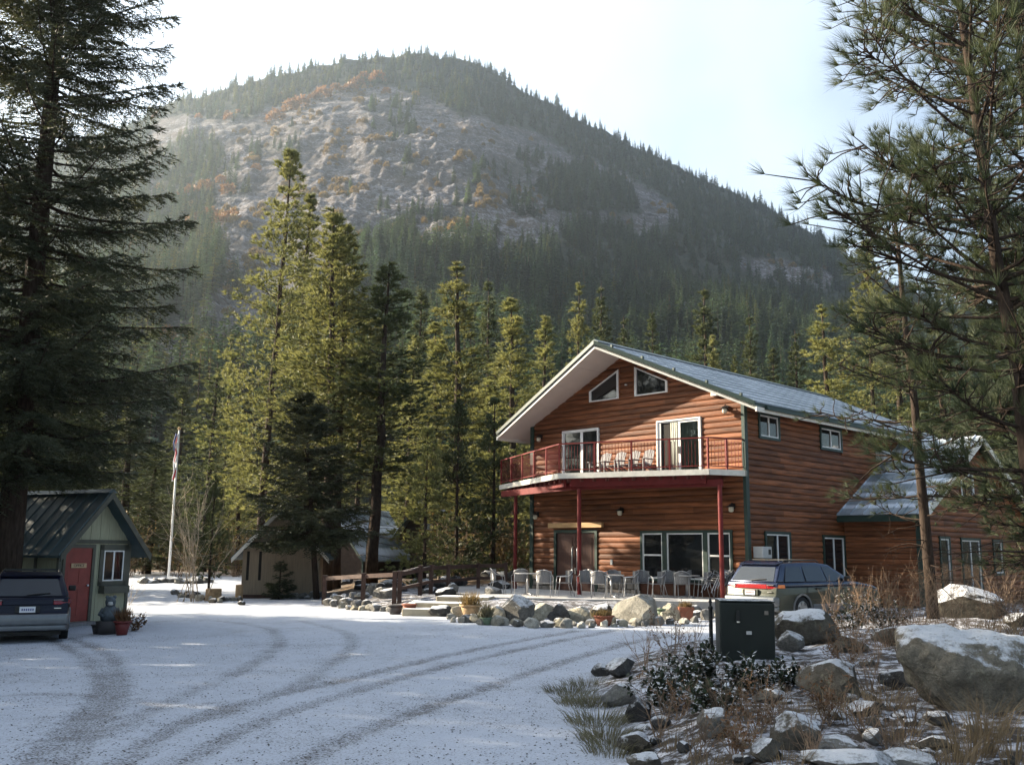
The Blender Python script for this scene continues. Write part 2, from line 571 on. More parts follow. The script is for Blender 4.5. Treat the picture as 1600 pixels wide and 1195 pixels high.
def np_mesh(name, V, F, mats, kidx=None, smooth=False):
    V = np.asarray(V, np.float32)
    F = np.asarray(F, np.int32)
    me = bpy.data.meshes.new(name)
    me.vertices.add(len(V))
    me.vertices.foreach_set('co', V.ravel())
    k = F.shape[1]
    me.loops.add(F.size)
    me.loops.foreach_set('vertex_index', F.ravel())
    me.polygons.add(len(F))
    me.polygons.foreach_set('loop_start', np.arange(0, F.size, k, dtype=np.int32))
    for m in mats if isinstance(mats, (list, tuple)) else [mats]:
        me.materials.append(m)
    if kidx is not None:
        me.polygons.foreach_set('material_index', np.asarray(kidx, np.int32))
    if smooth:
        me.polygons.foreach_set('use_smooth', np.ones(len(F), bool))
    me.update(calc_edges=True)
    return me


def children(o, _c={}):
    return [x for x in COL.objects if x.parent is o]


def copy_tree(o, loc=None, rotz=None, scale=None, label=None, kids=None):
    kids = kids if kids is not None else children(o)
    c = o.copy()
    COL.objects.link(c)
    if loc is not None:
        c.location = loc
    if rotz is not None:
        c.rotation_euler = (0, 0, rotz)
    if scale is not None:
        c.scale = (scale,) * 3
    if label:
        c['label'] = label
    for ch in kids:
        d = ch.copy()
        COL.objects.link(d)
        d.parent = c
        for g in children(ch):
            h = g.copy()
            COL.objects.link(h)
            h.parent = d
    return c

# ================================================================== GROUND
TH = R(44.433)
HD = np.array([math.sin(TH), -math.cos(TH)])     # along the lodge front
HN = np.array([math.cos(TH), math.sin(TH)])      # into the lodge
HW, HL = 9.9, 15.0
HRC = np.array([7.827, 32.347])
HLC = HRC - HD * HW
PATIO_Z, DECK_Z = 0.42, 4.60


def hw(u, v, z=0.0):
    p = HLC + HD * u + HN * v
    return (p[0], p[1], z)


BED_PX = [(985, 1235), (972, 1175), (952, 1120), (905, 1078), (935, 1050), (990, 1020), (1060, 1008), (1110, 998), (1215, 985), (1330, 962), (1460, 952), (1600, 946)]
BED = [tuple(at(x, y, 0.03)[:2]) for x, y in BED_PX] + [(30, 31), (30, 2), (0.9, 2)]
EDGE_PX = [(500, 944), (560, 950), (640, 956), (690, 962), (760, 966), (840, 968), (920, 968), (1000, 967), (1070, 965), (1125, 961)]
EDGE = [tuple(at(x, y, 0.0)[:2]) for x, y in EDGE_PX]
RAISED = EDGE + [(6.9, 30.2), (8.6, 33.4), (14, 40), (4, 56), (-10, 58), (-9, 46), (-7.5, 40)]


def track_field(x, y):
    t = np.zeros(np.shape(x))
    paths = [
        [(40, 1195), (130, 1110), (158, 1060), (130, 1015), (75, 985)],
        [(95, 1200), (168, 1105), (190, 1060), (165, 1010), (110, 985)],
        [(180, 1195), (330, 1110), (560, 1055), (740, 1015), (900, 985)],
        [(260, 1200), (450, 1110), (700, 1040), (880, 1000), (1010, 975)],
        [(460, 1195), (600, 1130), (800, 1060), (960, 1010), (1080, 985)],
        [(150, 1150), (300, 1075), (390, 1035), (435, 1000), (415, 975), (340, 962)],
        [(330, 1120), (480, 1060), (545, 1010), (540, 985), (470, 965)],
        [(0, 1080), (90, 1078), (180, 1085), (270, 1100), (330, 1095)],
    ]
    for i, P in enumerate(paths):
        Q = [at(a, b, 0.0)[:2] for a, b in P]
        # smooth polyline
        pts = []
        for k in range(len(Q) - 1):
            p0, p1, p2, p3 = Q[max(k - 1, 0)], Q[k], Q[k + 1], Q[min(k + 2, len(Q) - 1)]
            for s in np.linspace(0, 1, 10, endpoint=False):
                pts.append(0.5 * (2 * p1 + (p2 - p0) * s + (2 * p0 - 5 * p1 + 4 * p2 - p3) * s * s + (3 * p1 - p0 - 3 * p2 + p3) * s ** 3))
        pts.append(Q[-1])
        d = np.full(np.shape(x), 1e9)
        for a, b in zip(pts[:-1], pts[1:]):
            e = b - a
            s = np.clip(((x - a[0]) * e[0] + (y - a[1]) * e[1]) / (e @ e + 1e-9), 0, 1)
            d = np.minimum(d, np.hypot(x - a[0] - s * e[0], y - a[1] - s * e[1]))
        w = 0.13 if i != 7 else 0.08
        t = np.maximum(t, (1 - sstep(w * 0.7, w * 1.6, d)) * (0.42 if i < 2 else 0.42 if i < 5 else 0.3))
    return t


def ground_z(x, y, detail=True):
    x, y = np.asarray(x, float), np.asarray(y, float)
    z = -0.018 * np.clip(-x - 1, 0, 14) * (1 - sstep(42, 62, y)) * sstep(6, 20, y)
    r = sdf(x, y, RAISED)
    z = z + 0.36 * sstep(0.1, 2.4, r)
    z = z + 0.25 * sstep(2, 9, r) * sstep(38, 46, y)
    b = sdf(x, y, BED)
    z = z + sstep(0, 1.0, b) * (0.14 + 0.20 * fbm(x * 0.6, y * 0.6, 5, 3))
    z = z + 0.12 * sstep(1.0, 5, b) * (1 - sstep(22, 28, y))
    far = sstep(60, 120, np.hypot(x, y))
    z = z + far * (fbm(x * 0.02, y * 0.02, 9, 3) - 0.4) * 3 * (1 - sstep(200, 400, np.hypot(x, y)))
    return z


def gz(x, y):
    return float(ground_z(np.array([x]), np.array([y]))[0])


def ground_at(px, py):
    z = 0.0
    for _ in range(6):
        p = at(px, py, z)
        z = gz(p[0], p[1])
    return Vector((p[0], p[1], z))


def axis(lo, hi, step, far):
    core = list(np.arange(lo, hi + 1e-6, step))
    out, s, v = [], step, hi
    while v < far:
        s *= 1.22
        v += s
        out.append(v)
    inn, s, v = [], step, lo
    while v > -far:
        s *= 1.22
        v -= s
        inn.append(v)
    return np.array(inn[::-1] + core + out)


def ground_material():
    m = NT('snowy_gravel')
    P = m.pos()
    tr, bed, forest = m.attr('track'), m.attr('bed'), m.attr('forest')
    fine = m.noise(P, 36, 5, 0.78)
    mid = m.noise(P, 5, 4, 0.65)
    big = m.noise(P, 0.55, 5, 0.7)
    thr = m.math('ADD', m.math('MULTIPLY', tr, 0.20), m.math('MULTIPLY', m.math('SUBTRACT', big, 0.5), 0.26))
    thr = m.math('ADD', thr, m.math('MULTIPLY', m.math('SUBTRACT', mid, 0.5), 0.16))
    thr = m.math('ADD', thr, 0.42)
    d = m.math('SUBTRACT', fine, thr)
    snowf = m.rng(d, -0.05, 0.05)
    gravel = m.mix(m.noise(P, 50, 2), (0.085, 0.08, 0.08), (0.21, 0.20, 0.195))
    lot = m.mix(m.math('MULTIPLY', snowf, m.rng(tr, 0, 1, 0.9, 0.68)), gravel, (0.53, 0.56, 0.63))
    soil = m.mix(m.rng(m.noise(P, 7, 6, 0.7), 0.35, 0.65), (0.028, 0.022, 0.018), (0.085, 0.063, 0.045))
    soil = m.mix(m.rng(m.noise(P, 4.5, 8, 0.82), 0.485, 0.57), soil, (0.56, 0.57, 0.62))
    c = m.mix(bed, lot, soil)
    litter = m.mix(m.rng(m.noise(P, 2, 7, 0.7), 0.35, 0.65), (0.07, 0.045, 0.025), (0.2, 0.13, 0.07))
    litter = m.mix(m.rng(m.noise(P, 0.9, 7, 0.7), 0.58, 0.66), litter, (0.6, 0.6, 0.62))
    c = m.mix(forest, c, litter)
    m.put(m.p.inputs['Base Color'], c)
    m.p.inputs['Roughness'].default_value = 0.85
    m.p.inputs['Specular IOR Level'].default_value = 0.25
    h = m.math('ADD', m.math('MULTIPLY', fine, 0.7), m.math('MULTIPLY', mid, 0.8))
    m.bump(h, 0.55, 0.05)
    return m.m


def build_ground():
    xs, ys = axis(-15, 11, 0.14, 2000), axis(5, 31, 0.14, 2000)
    X, Y = np.meshgrid(xs, ys)
    x, y = X.ravel(), Y.ravel()
    z = ground_z(x, y)
    near = (np.abs(x) < 30) & (y > 0) & (y < 45)
    tr = np.zeros(len(x))
    tr[near] = track_field(x[near], y[near])
    bedm = sstep(-0.15, 0.35, sdf(x, y, BED) + (fbm(x * 2, y * 2, 3, 3) - 0.5) * 0.7)
    rocky = sstep(-0.05, 0.5, sdf(x, y, RAISED)) * 0.85
    bedm = np.maximum(bedm, rocky)
    tr = tr * (1 - bedm)
    fo = sstep(39, 44, y + 0.12 * x + (fbm(x * 0.3, y * 0.3, 8, 3) - 0.5) * 5)
    lot2 = sdf(x, y, [(-30, 30), (-7, 30), (-8, 41), (-10, 60), (-22, 72), (-60, 72), (-60, 30)])
    fo = fo * (1 - sstep(-1, 1, lot2))
    fo = np.maximum(fo, sstep(0, 2, sdf(x, y, [(-60, -30), (-16, -30), (-16, 29), (-60, 33)])))
    fo = np.maximum(fo, sstep(14, 20, x) * sstep(24, 30, y))
    z = z - tr * 0.03 + np.clip(tr * (0.34 - tr) * 34, 0, 1) * 0.014 + (fbm(x * 1.7, y * 1.7, 21, 4) - 0.5) * 0.03 + bedm * (fbm(x * 3, y * 3, 31, 3) - 0.5) * 0.10
    nx, ny = len(xs), len(ys)
    i = np.arange(nx * ny).reshape(ny, nx)
    F = np.stack([i[:-1, :-1], i[:-1, 1:], i[1:, 1:], i[1:, :-1]], -1).reshape(-1, 4)
    me = np_mesh('ground', np.stack([x, y, z], 1), F, ground_material(), smooth=True)
    for nme, a in (('track', tr), ('bed', bedm), ('forest', fo)):
        me.attributes.new(nme, 'FLOAT', 'POINT').data.foreach_set('value', a.astype(np.float32))
    link('ground', me, props=dict(kind='structure'))


build_ground()

# ================================================================== MOUNTAIN
RIDGE = [(-700, 640), (-400, 520), (-150, 350), (60, 240), (180, 200), (232, 178), (262, 160), (285, 152), (300, 147), (318, 148), (340, 139), (400, 122), (450, 115), (500, 100), (530, 92), (600, 85), (660, 84), (730, 90), (765, 103), (800, 131), (860, 160), (950, 205), (1050, 256), (1150, 303), (1200, 322), (1260, 350), (1310, 384), (1400, 438), (1500, 480), (1650, 500), (1900, 500), (2300, 560), (3000, 640)]
_az, _el = [], []
for _p in RIDGE:
    _r = ray(*_p)
    _az.append(math.atan2(_r[0], _r[1]))
    _el.append(math.atan2(_r[2], math.hypot(_r[0], _r[1])))
R0, R1 = 125.0, 1100.0


def mountain(az, t):
    """az, t arrays -> x, y, z. t: 0 foot, 1 crest, beyond 1 the far side."""
    az, t = np.asarray(az, float), np.asarray(t, float)
    E = np.interp(az, _az, _el)
    tc = np.clip(t, 0, 1)
    r = R0 + (R1 - R0) * t
    Zr = R1 * np.tan(E)
    k = 0.55 * tc ** 1.0 + 0.45 * tc ** 2.2
    x, y = r * np.sin(az), r * np.cos(az)
    env = sstep(0.02, 0.25, tc) * (1 - 0.85 * sstep(0.72, 1.0, tc))
    rel = (fbm(x * 0.006 + 3, y * 0.006, 40, 4) - 0.5) * 50
    gul = (1 - np.abs(2 * fbm(az * 14 + rel * 0.01, tc * 3.0, 50, 3) - 1)) * 16 - 10
    crag = (fbm(x * 0.03, y * 0.03, 60, 5) - 0.5) * 11 + (np.abs(fbm(x * 0.09, y * 0.09, 64, 4) - 0.5)) * 14
    # rocky spurs on the left flank
    z = Zr * k + env * (rel + gul + crag)
    z = z + sstep(0.85, 1.0, tc) * (fbm(az * 60, az * 0 + 2, 70, 3) - 0.5) * 10
    z = np.where(t > 1, Zr - (t - 1) * 900, z)
    z = np.maximum(z, -0.9) if False else z
    return x, y, z - 1.0 + 0 * t


ROCKY = [(228, 190), (300, 186), (400, 178), (470, 150), (560, 138), (640, 140), (720, 172), (820, 205), (930, 250), (1010, 290), (1062, 322), (1075, 345), (1000, 362), (930, 352), (860, 372), (800, 400), (740, 392), (640, 372), (560, 392), (540, 440), (500, 470), (440, 520), (380, 640), (200, 640), (205, 560), (300, 500), (350, 440), (330, 330), (240, 300)]
ROCKY2 = [(1150, 398), (1230, 410), (1300, 425), (1300, 455), (1220, 440), (1150, 420)]
GROVE = [(835, 300), (850, 268), (930, 262), (985, 290), (1000, 330), (930, 335), (850, 325)]
LEFTWOOD = [(235, 235), (330, 210), (350, 240), (330, 330), (250, 340)]


def mountain_material():
    m = NT('mountain_rock')
    P = m.pos()
    big, mid, fine = m.noise(P, 0.012, 6, 0.65), m.noise(P, 0.07, 7, 0.72), m.noise(P, 0.35, 6, 0.75)
    c = m.mix(m.rng(mid, 0.35, 0.65), (0.05, 0.047, 0.05), (0.165, 0.148, 0.146))
    c = m.mix(m.rng(big, 0.45, 0.62, 0, 0.6), c, (0.15, 0.112, 0.085))
    strat = m.n('Mapping')
    strat.inputs['Scale'].default_value = (0.02, 0.02, 0.16)
    strat.inputs['Rotation'].default_value = (0.35, 0.3, 0)
    m.t.links.new(P, strat.inputs[0])
    st = m.noise(strat.outputs[0], 1.0, 7, 0.7)
    g = m.math('ADD', m.math('MULTIPLY', st, 0.45), m.math('ADD', m.math('MULTIPLY', fine, 0.9), m.math('MULTIPLY', big, 0.25)))
    g = m.math('ADD', g, m.math('MULTIPLY', m.nz(), 0.25))
    c = m.mix(m.rng(g, 0.97, 1.14, 0, 0.7), c, (0.42, 0.42, 0.46))
    wood = m.attr('wood')
    floor = m.mix(m.rng(mid, 0.4, 0.6), (0.035, 0.05, 0.036), (0.065, 0.07, 0.048))
    c = m.mix(m.math('MULTIPLY', wood, 0.9), c, floor)
    m.put(m.p.inputs['Base Color'], c)
    m.p.inputs['Roughness'].default_value = 0.95
    m.p.inputs['Specular IOR Level'].default_value = 0.1
    m.bump(m.math('ADD', m.math('MULTIPLY', mid, 0.8), m.math('ADD', m.math('MULTIPLY', fine, 0.5), m.math('MULTIPLY', st, 0.7))), 1.0, 7.0)
    return m.m


def wood_density(px, py, seed=0):
    px, py = np.asarray(px, float), np.asarray(py, float)
    s = np.clip(sdf(px, py, ROCKY), -40, 40)
    n = (fbm(px * 0.018, py * 0.018, 90 + seed, 4) - 0.5)
    rock = sstep(-6, 6, s + n * 55)
    rock = np.maximum(rock, sstep(-4, 4, sdf(px, py, ROCKY2) + n * 25))
    d = 1 - rock
    patch = sstep(0.60, 0.68, fbm(px * 0.022, py * 0.03, 95, 4))
    d = np.maximum(d, patch * 0.35 * rock)
    d = np.maximum(d, sstep(-6, 6, sdf(px, py, GROVE) + n * 40))
    d = np.maximum(d, 0.8 * sstep(-6, 6, sdf(px, py, LEFTWOOD) + n * 40))
    return d


def build_mountain():
    na, nr = 620, 300
    azs = np.concatenate([np.linspace(-1.45, -0.62, 90, endpoint=False), np.linspace(-0.62, 0.62, na), np.linspace(0.62, 1.45, 60)[1:]])
    ts = np.concatenate([np.linspace(-0.02, 0.2, 60, endpoint=False), np.linspace(0.2, 1.0, nr - 80), np.linspace(1.0, 1.5, 21)[1:]])
    A, T = np.meshgrid(azs, ts)
    x, y, z = mountain(A.ravel(), T.ravel())
    n, k = len(azs), len(ts)
    i = np.arange(n * k).reshape(k, n)
    F = np.stack([i[:-1, :-1], i[:-1, 1:], i[1:, 1:], i[1:, :-1]], -1).reshape(-1, 4)
    me = np_mesh('mountain', np.stack([x, y, z], 1), F, mountain_material(), smooth=True)
    px, py = project(np.stack([x, y, z], 1))
    wd = np.where(np.abs(A.ravel()) < 0.6, wood_density(px, py), 1.0)
    me.attributes.new('wood', 'FLOAT', 'POINT').data.foreach_set('value', wd.astype(np.float32))
    link('mountain', me, props=dict(kind='structure'))


build_mountain()

# ================================================================== TREES
def unit(a):
    return a / (np.linalg.norm(a, axis=-1, keepdims=True) + 1e-9)


def blades(C, D, n, L, w, rng, spread=1.0, back=0.0, jit=0.0):
    """n thin triangles round each centre C (N,3), fanned about direction D."""
    N = len(C)
    d = unit(np.repeat(unit(D), n, 0) + spread * unit(rng.normal(size=(N * n, 3))) * rng.uniform(0.35, 1.0, (N * n, 1)))
    b = np.repeat(C, n, 0) - d * back + rng.normal(size=(N * n, 3)) * jit
    l = L * rng.uniform(0.7, 1.15, (N * n, 1)) if not hasattr(L, '__len__') else np.repeat(L, n)[:, None] * rng.uniform(0.7, 1.15, (N * n, 1))
    s = unit(np.cross(d, rng.normal(size=(N * n, 3)))) * w / 2
    V = np.stack([b - s, b + s, b + d * l], 1).reshape(-1, 3)
    F = np.arange(len(V)).reshape(-1, 3)
    return V, F


def bez(p0, d0, L, up, k=5, rng=None, wob=0.04):
    pts, p, d = [np.array(p0, float)], np.array(p0, float), np.array(d0, float)
    for i in range(k):
        d = d + np.array([0, 0, up / k])
        if rng is not None:
            d = d + rng.normal(size=3) * wob
        d = d / np.linalg.norm(d)
        p = p + d * L / k
        pts.append(p.copy())
    return np.array(pts)


def lerp_path(P, s):
    s = np.clip(s, 0, 1) * (len(P) - 1)
    i = np.minimum(s.astype(int), len(P) - 2)
    f = (s - i)[:, None]
    return P[i] * (1 - f) + P[i + 1] * f, unit(P[i + 1] - P[i])


def pine_data(seed, H, Rm, cb=0.15, nbr=90, tufts=9, needles=12, L=0.3, w=0.05, tr=0.16, lean=(0, 0), taper=0.8, droop=-0.1, upcurve=0.5, sides=5, subtwig=False, spread=0.95, dead=0, gap=0.0, bare=0.3, top=0.06):
    rng = np.random.default_rng(seed)
    T = MB()
    fs = np.linspace(0, 1, 10)
    wob = rng.normal(size=(10, 2)) * 0.006 * H * fs[:, None] * (1 - fs[:, None])
    axis_ = np.stack([lean[0] * fs ** 1.2 + wob[:, 0], lean[1] * fs ** 1.2 + wob[:, 1], H * fs], 1)
    T.tube(axis_, list(tr * (1 - fs) ** 0.85 + 0.012), 9 if tr > 0.12 else 7)
    C, D = [], []
    u = np.sort(rng.uniform(0, 1, nbr)) if not gap else np.sort(np.clip(np.repeat(np.linspace(0, 1, max(nbr // 5, 2)), 5)[:nbr] + rng.normal(size=min(nbr, max(nbr // 5, 2) * 5)) * 0.006, 0, 1))
    ang = rng.uniform(0, 6.28)
    for i in range(len(u)):
        g = u[i]
        f = cb + (1 - cb) * g * 0.985
        p, _ = lerp_path(axis_, np.array([f]))
        p = p[0]
        ang += 2.4 + rng.normal() * 0.35
        prof = ((1 - g) ** taper * (1 - top) + top) * (0.5 + 0.5 * min(1, g * 4 + 0.25))
        ln = Rm * prof * rng.uniform(0.55, 1.15)
        el = droop + 0.85 * g ** 1.6 + rng.normal() * 0.12
        d0 = np.array([math.cos(ang) * math.cos(el), math.sin(ang) * math.cos(el), math.sin(el)])
        P = bez(p, d0, ln, upcurve, 5, rng, 0.06)
        rb = max(0.008, min(tr * 0.28, 0.012 * ln + 0.006) * (1 - 0.4 * g))
        T.tube(P, [rb * (1 - 0.75 * q) for q in np.linspace(0, 1, 6)], sides if subtwig else 3, cap=False)
        n = max(3, int(tufts * (0.35 + 0.65 * prof / 0.8) * rng.uniform(0.7, 1.2)))
        s = bare + (1 - bare) * rng.uniform(0, 1, n) ** 0.75
        s[0] = 1.0
        Q, dq = lerp_path(P, s)
        off = rng.normal(size=(n, 3)) * np.array([1, 1, 0.55]) * ln * 0.17
        off[0] = 0
        E_ = Q + off * (1.15 - 0.5 * s[:, None])
        if subtwig:
            for a, b in zip(Q, E_):
                if np.linalg.norm(b - a) > 0.08:
                    m_ = (a + b) / 2 - np.array([0, 0, 0.02])
                    T.tube([a - dq[0] * 0.1, m_, b], [rb * 0.45, rb * 0.35, rb * 0.25], 4, cap=False)
        C.append(E_)
        D.append(unit(dq * 0.9 + off / (ln + 0.1) * 3 + np.array([0, 0, 0.45])))
    for i in range(dead):
        f = rng.uniform(0.08, max(cb, 0.1))
        p, _ = lerp_path(axis_, np.array([f]))
        a = rng.uniform(0, 6.28)
        P = bez(p[0], (math.cos(a), math.sin(a), rng.normal() * 0.15), Rm * rng.uniform(0.25, 0.7), -0.25, 5, rng, 0.12)
        T.tube(P, [0.016, 0.013, 0.011, 0.009, 0.006, 0.004], 4, cap=False)
        for s in (0.45, 0.65, 0.85):
            q, dq = lerp_path(P, np.array([s]))
            P2 = bez(q[0], unit(dq[0] + rng.normal(size=3) * 0.6), Rm * 0.18, 0.1, 3, rng, 0.15)
            T.tube(P2, [0.007, 0.006, 0.004, 0.003], 3, cap=False)
    C, D = np.concatenate(C), np.concatenate(D)
    V, F = blades(C, D, needles, L, w, rng, spread)
    return T, V, F, len(C)


def spruce_data(seed, H, Rm, cb=0.1, nbr=150, tw=18, tr=0.3, lean=(0, 0), droop=-0.25, wid=0.035, tl=0.17, dens=12, taper=0.75, upc=0.35, hang=0.25, lo=0.0):
    rng = np.random.default_rng(seed)
    T = MB()
    fs = np.linspace(0, 1, 12)
    axis_ = np.stack([lean[0] * fs, lean[1] * fs, H * fs], 1)
    T.tube(axis_, list(tr * (1 - fs) ** 0.8 + 0.015), 11)
    C, D, LL = [], [], []
    u = np.sort(rng.uniform(lo, 1, nbr) ** 1.05)
    ang = 0.0
    for g in u:
        f = cb + (1 - cb) * g * 0.99
        p, _ = lerp_path(axis_, np.array([f]))
        ang += 2.4 + rng.normal() * 0.3
        prof = ((1 - g) ** taper * 0.95 + 0.05) * (0.55 + 0.45 * min(1, g * 6 + 0.2))
        ln = Rm * prof * rng.uniform(0.6, 1.12)
        el = droop + 0.75 * g ** 1.4 + rng.normal() * 0.1
        P = bez(p[0], (math.cos(ang) * math.cos(el), math.sin(ang) * math.cos(el), math.sin(el)), ln, upc, 6, rng, 0.05)
        rb = 0.008 + 0.011 * ln
        T.tube(P, [rb * (1 - 0.8 * q) for q in np.linspace(0, 1, 7)], 4, cap=False)
        side = unit(np.cross(P[-1] - P[0], np.array([0, 0, 1.])))
        n = max(5, int(tw * ln / Rm * 1.5))
        s = np.linspace(0.16, 1.0, n) + rng.normal(size=n) * 0.015
        Q, dq = lerp_path(P, s)
        for sg in (-1, 1):
            l2 = ln * 0.34 * (1.12 - s) ** 0.7 * rng.uniform(0.6, 1.2, n) + 0.10
            d2 = unit(dq * 0.75 + sg * side * 0.8 + np.array([0, 0, -hang]) + rng.normal(size=(n, 3)) * 0.18)
            k = dens
            q = np.linspace(0.05, 1, k)
            pts = Q[:, None, :] + d2[:, None, :] * (l2[:, None] * q)[..., None]
            pts[..., 2] -= hang * 0.5 * (q ** 2)[None, :] * l2[:, None]
            C.append(pts.reshape(-1, 3))
            alt = np.where(np.arange(k) % 2 == 0, 1.0, -1.0)
            perp = unit(np.cross(d2, np.array([0, 0, 1.])))
            dd = d2[:, None, :] * 0.75 + perp[:, None, :] * alt[None, :, None] * 0.7 + rng.normal(size=(n, k, 3)) * 0.28
            D.append(unit(dd.reshape(-1, 3)))
            LL.append(np.full(n * k, tl))
    C, D = np.concatenate(C), np.concatenate(D)
    V, F = blades(C, D, 1, np.concatenate(LL), wid, rng, 0.12)
    return T, V, F, len(C)


def make_tree(data, name, label, loc, rotz=0, leafm='pine', bark='bark', group=None, scale=None, cat='tree'):
    T, V, F, n = data
    root = thing(name, label, cat, loc, rotz, group)
    if scale:
        root.scale = (scale,) * 3
    link('trunk', T.mesh('trunk', M[bark], smooth=True, recalc=False), root)
    link('crown', np_mesh('crown', V, F, M[leafm]), root)
    return root


def far_conifer(seed, n=70, fat=0.17, drop=0.25):
    """unit-height conifer: drooping sprays round a thin stem"""
    rng = np.random.default_rng(seed)
    g = np.linspace(0.05, 0.995, n) + rng.normal(size=n) * 0.01
    a = np.cumsum(2.4 + rng.normal(size=n) * 0.4)
    r = fat * ((1 - g) ** rng.uniform(0.65, 1.0)) * rng.uniform(0.35, 1.35, n) + 0.006
    Vs, Fs, b = [], [], 0
    for i in range(n):
        ca, sa = math.cos(a[i]), math.sin(a[i])
        for q in (-0.38, 0.0, 0.38):
            c2, s2 = math.cos(a[i] + q), math.sin(a[i] + q)
            rr = r[i] * (1 if q == 0 else 0.8)
            wv = 0.20 * rr + 0.006
            base = (0.0, 0.0, g[i])
            mid1 = (c2 * rr * 0.6 - s2 * wv, s2 * rr * 0.6 + c2 * wv, g[i] - rr * drop * 0.4)
            mid2 = (c2 * rr * 0.6 + s2 * wv, s2 * rr * 0.6 - c2 * wv, g[i] - rr * drop * 0.6)
            tip = (c2 * rr, s2 * rr, g[i] - rr * drop + rng.normal() * 0.008)
            Vs += [base, mid1, mid2, tip]
            Fs += [(b, b + 2, b + 1), (b + 1, b + 2, b + 3)]
            b += 4
    k = [0] * len(Fs)
    Vs += [(0.012 * math.cos(2.094 * j), 0.012 * math.sin(2.094 * j), 0) for j in range(3)] + [(0, 0, 0.95)]
    Fs += [(b, b + 1, b + 3), (b + 1, b + 2, b + 3), (b + 2, b, b + 3)]
    k += [1, 1, 1]
    return np.array(Vs), np.array(Fs), k


def round_bush(seed, n=150, flat=0.8):
    rng = np.random.default_rng(seed)
    d = unit(rng.normal(size=(n, 3)))
    d[:, 2] = np.abs(d[:, 2])
    c = d * rng.uniform(0.55, 1.0, (n, 1)) * np.array([0.5, 0.5, flat])
    V, F = blades(c, d, 2, 0.22, 0.13, rng, 1.2)
    return V, F


def scatter(name, pts, scl, rot, proto, label, cat=None, props=None):
    """one mass of far trees: geometry nodes place copies of a tree that stands in the scene"""
    me = bpy.data.meshes.new(name)
    me.vertices.add(len(pts))
    me.vertices.foreach_set('co', np.asarray(pts, np.float32).ravel())
    scl = np.asarray(scl, np.float32)
    wv = np.random.default_rng(len(scl)).uniform(0.75, 1.35, len(scl))
    me.attributes.new('scl', 'FLOAT_VECTOR', 'POINT').data.foreach_set('vector', np.stack([scl * wv, scl * wv, scl], 1).astype(np.float32).ravel())
    me.attributes.new('rot', 'FLOAT_VECTOR', 'POINT').data.foreach_set('vector', np.asarray(rot, np.float32).ravel())
    me.update()
    o = link(name, me, props=dict(kind='stuff', label=label, category=cat))
    g = bpy.data.node_groups.new(name, 'GeometryNodeTree')
    g.interface.new_socket('Geometry', in_out='INPUT', socket_type='NodeSocketGeometry')
    g.interface.new_socket('Geometry', in_out='OUTPUT', socket_type='NodeSocketGeometry')
    gi, go = g.nodes.new('NodeGroupInput'), g.nodes.new('NodeGroupOutput')
    oi = g.nodes.new('GeometryNodeObjectInfo')
    oi.transform_space = 'ORIGINAL'
    oi.inputs['Object'].default_value = proto
    ip = g.nodes.new('GeometryNodeInstanceOnPoints')
    a1, a2 = g.nodes.new('GeometryNodeInputNamedAttribute'), g.nodes.new('GeometryNodeInputNamedAttribute')
    a1.data_type, a2.data_type = 'FLOAT_VECTOR', 'FLOAT_VECTOR'
    a1.inputs['Name'].default_value, a2.inputs['Name'].default_value = 'scl', 'rot'
    L = g.links.new
    L(gi.outputs[0], ip.inputs['Points'])
    L(oi.outputs['Geometry'], ip.inputs['Instance'])
    L(a1.outputs[0], ip.inputs['Scale'])
    L(a2.outputs[0], ip.inputs['Rotation'])
    L(ip.outputs[0], go.inputs[0])
    mod = o.modifiers.new('scatter', 'NODES')
    mod.node_group = g
    return o


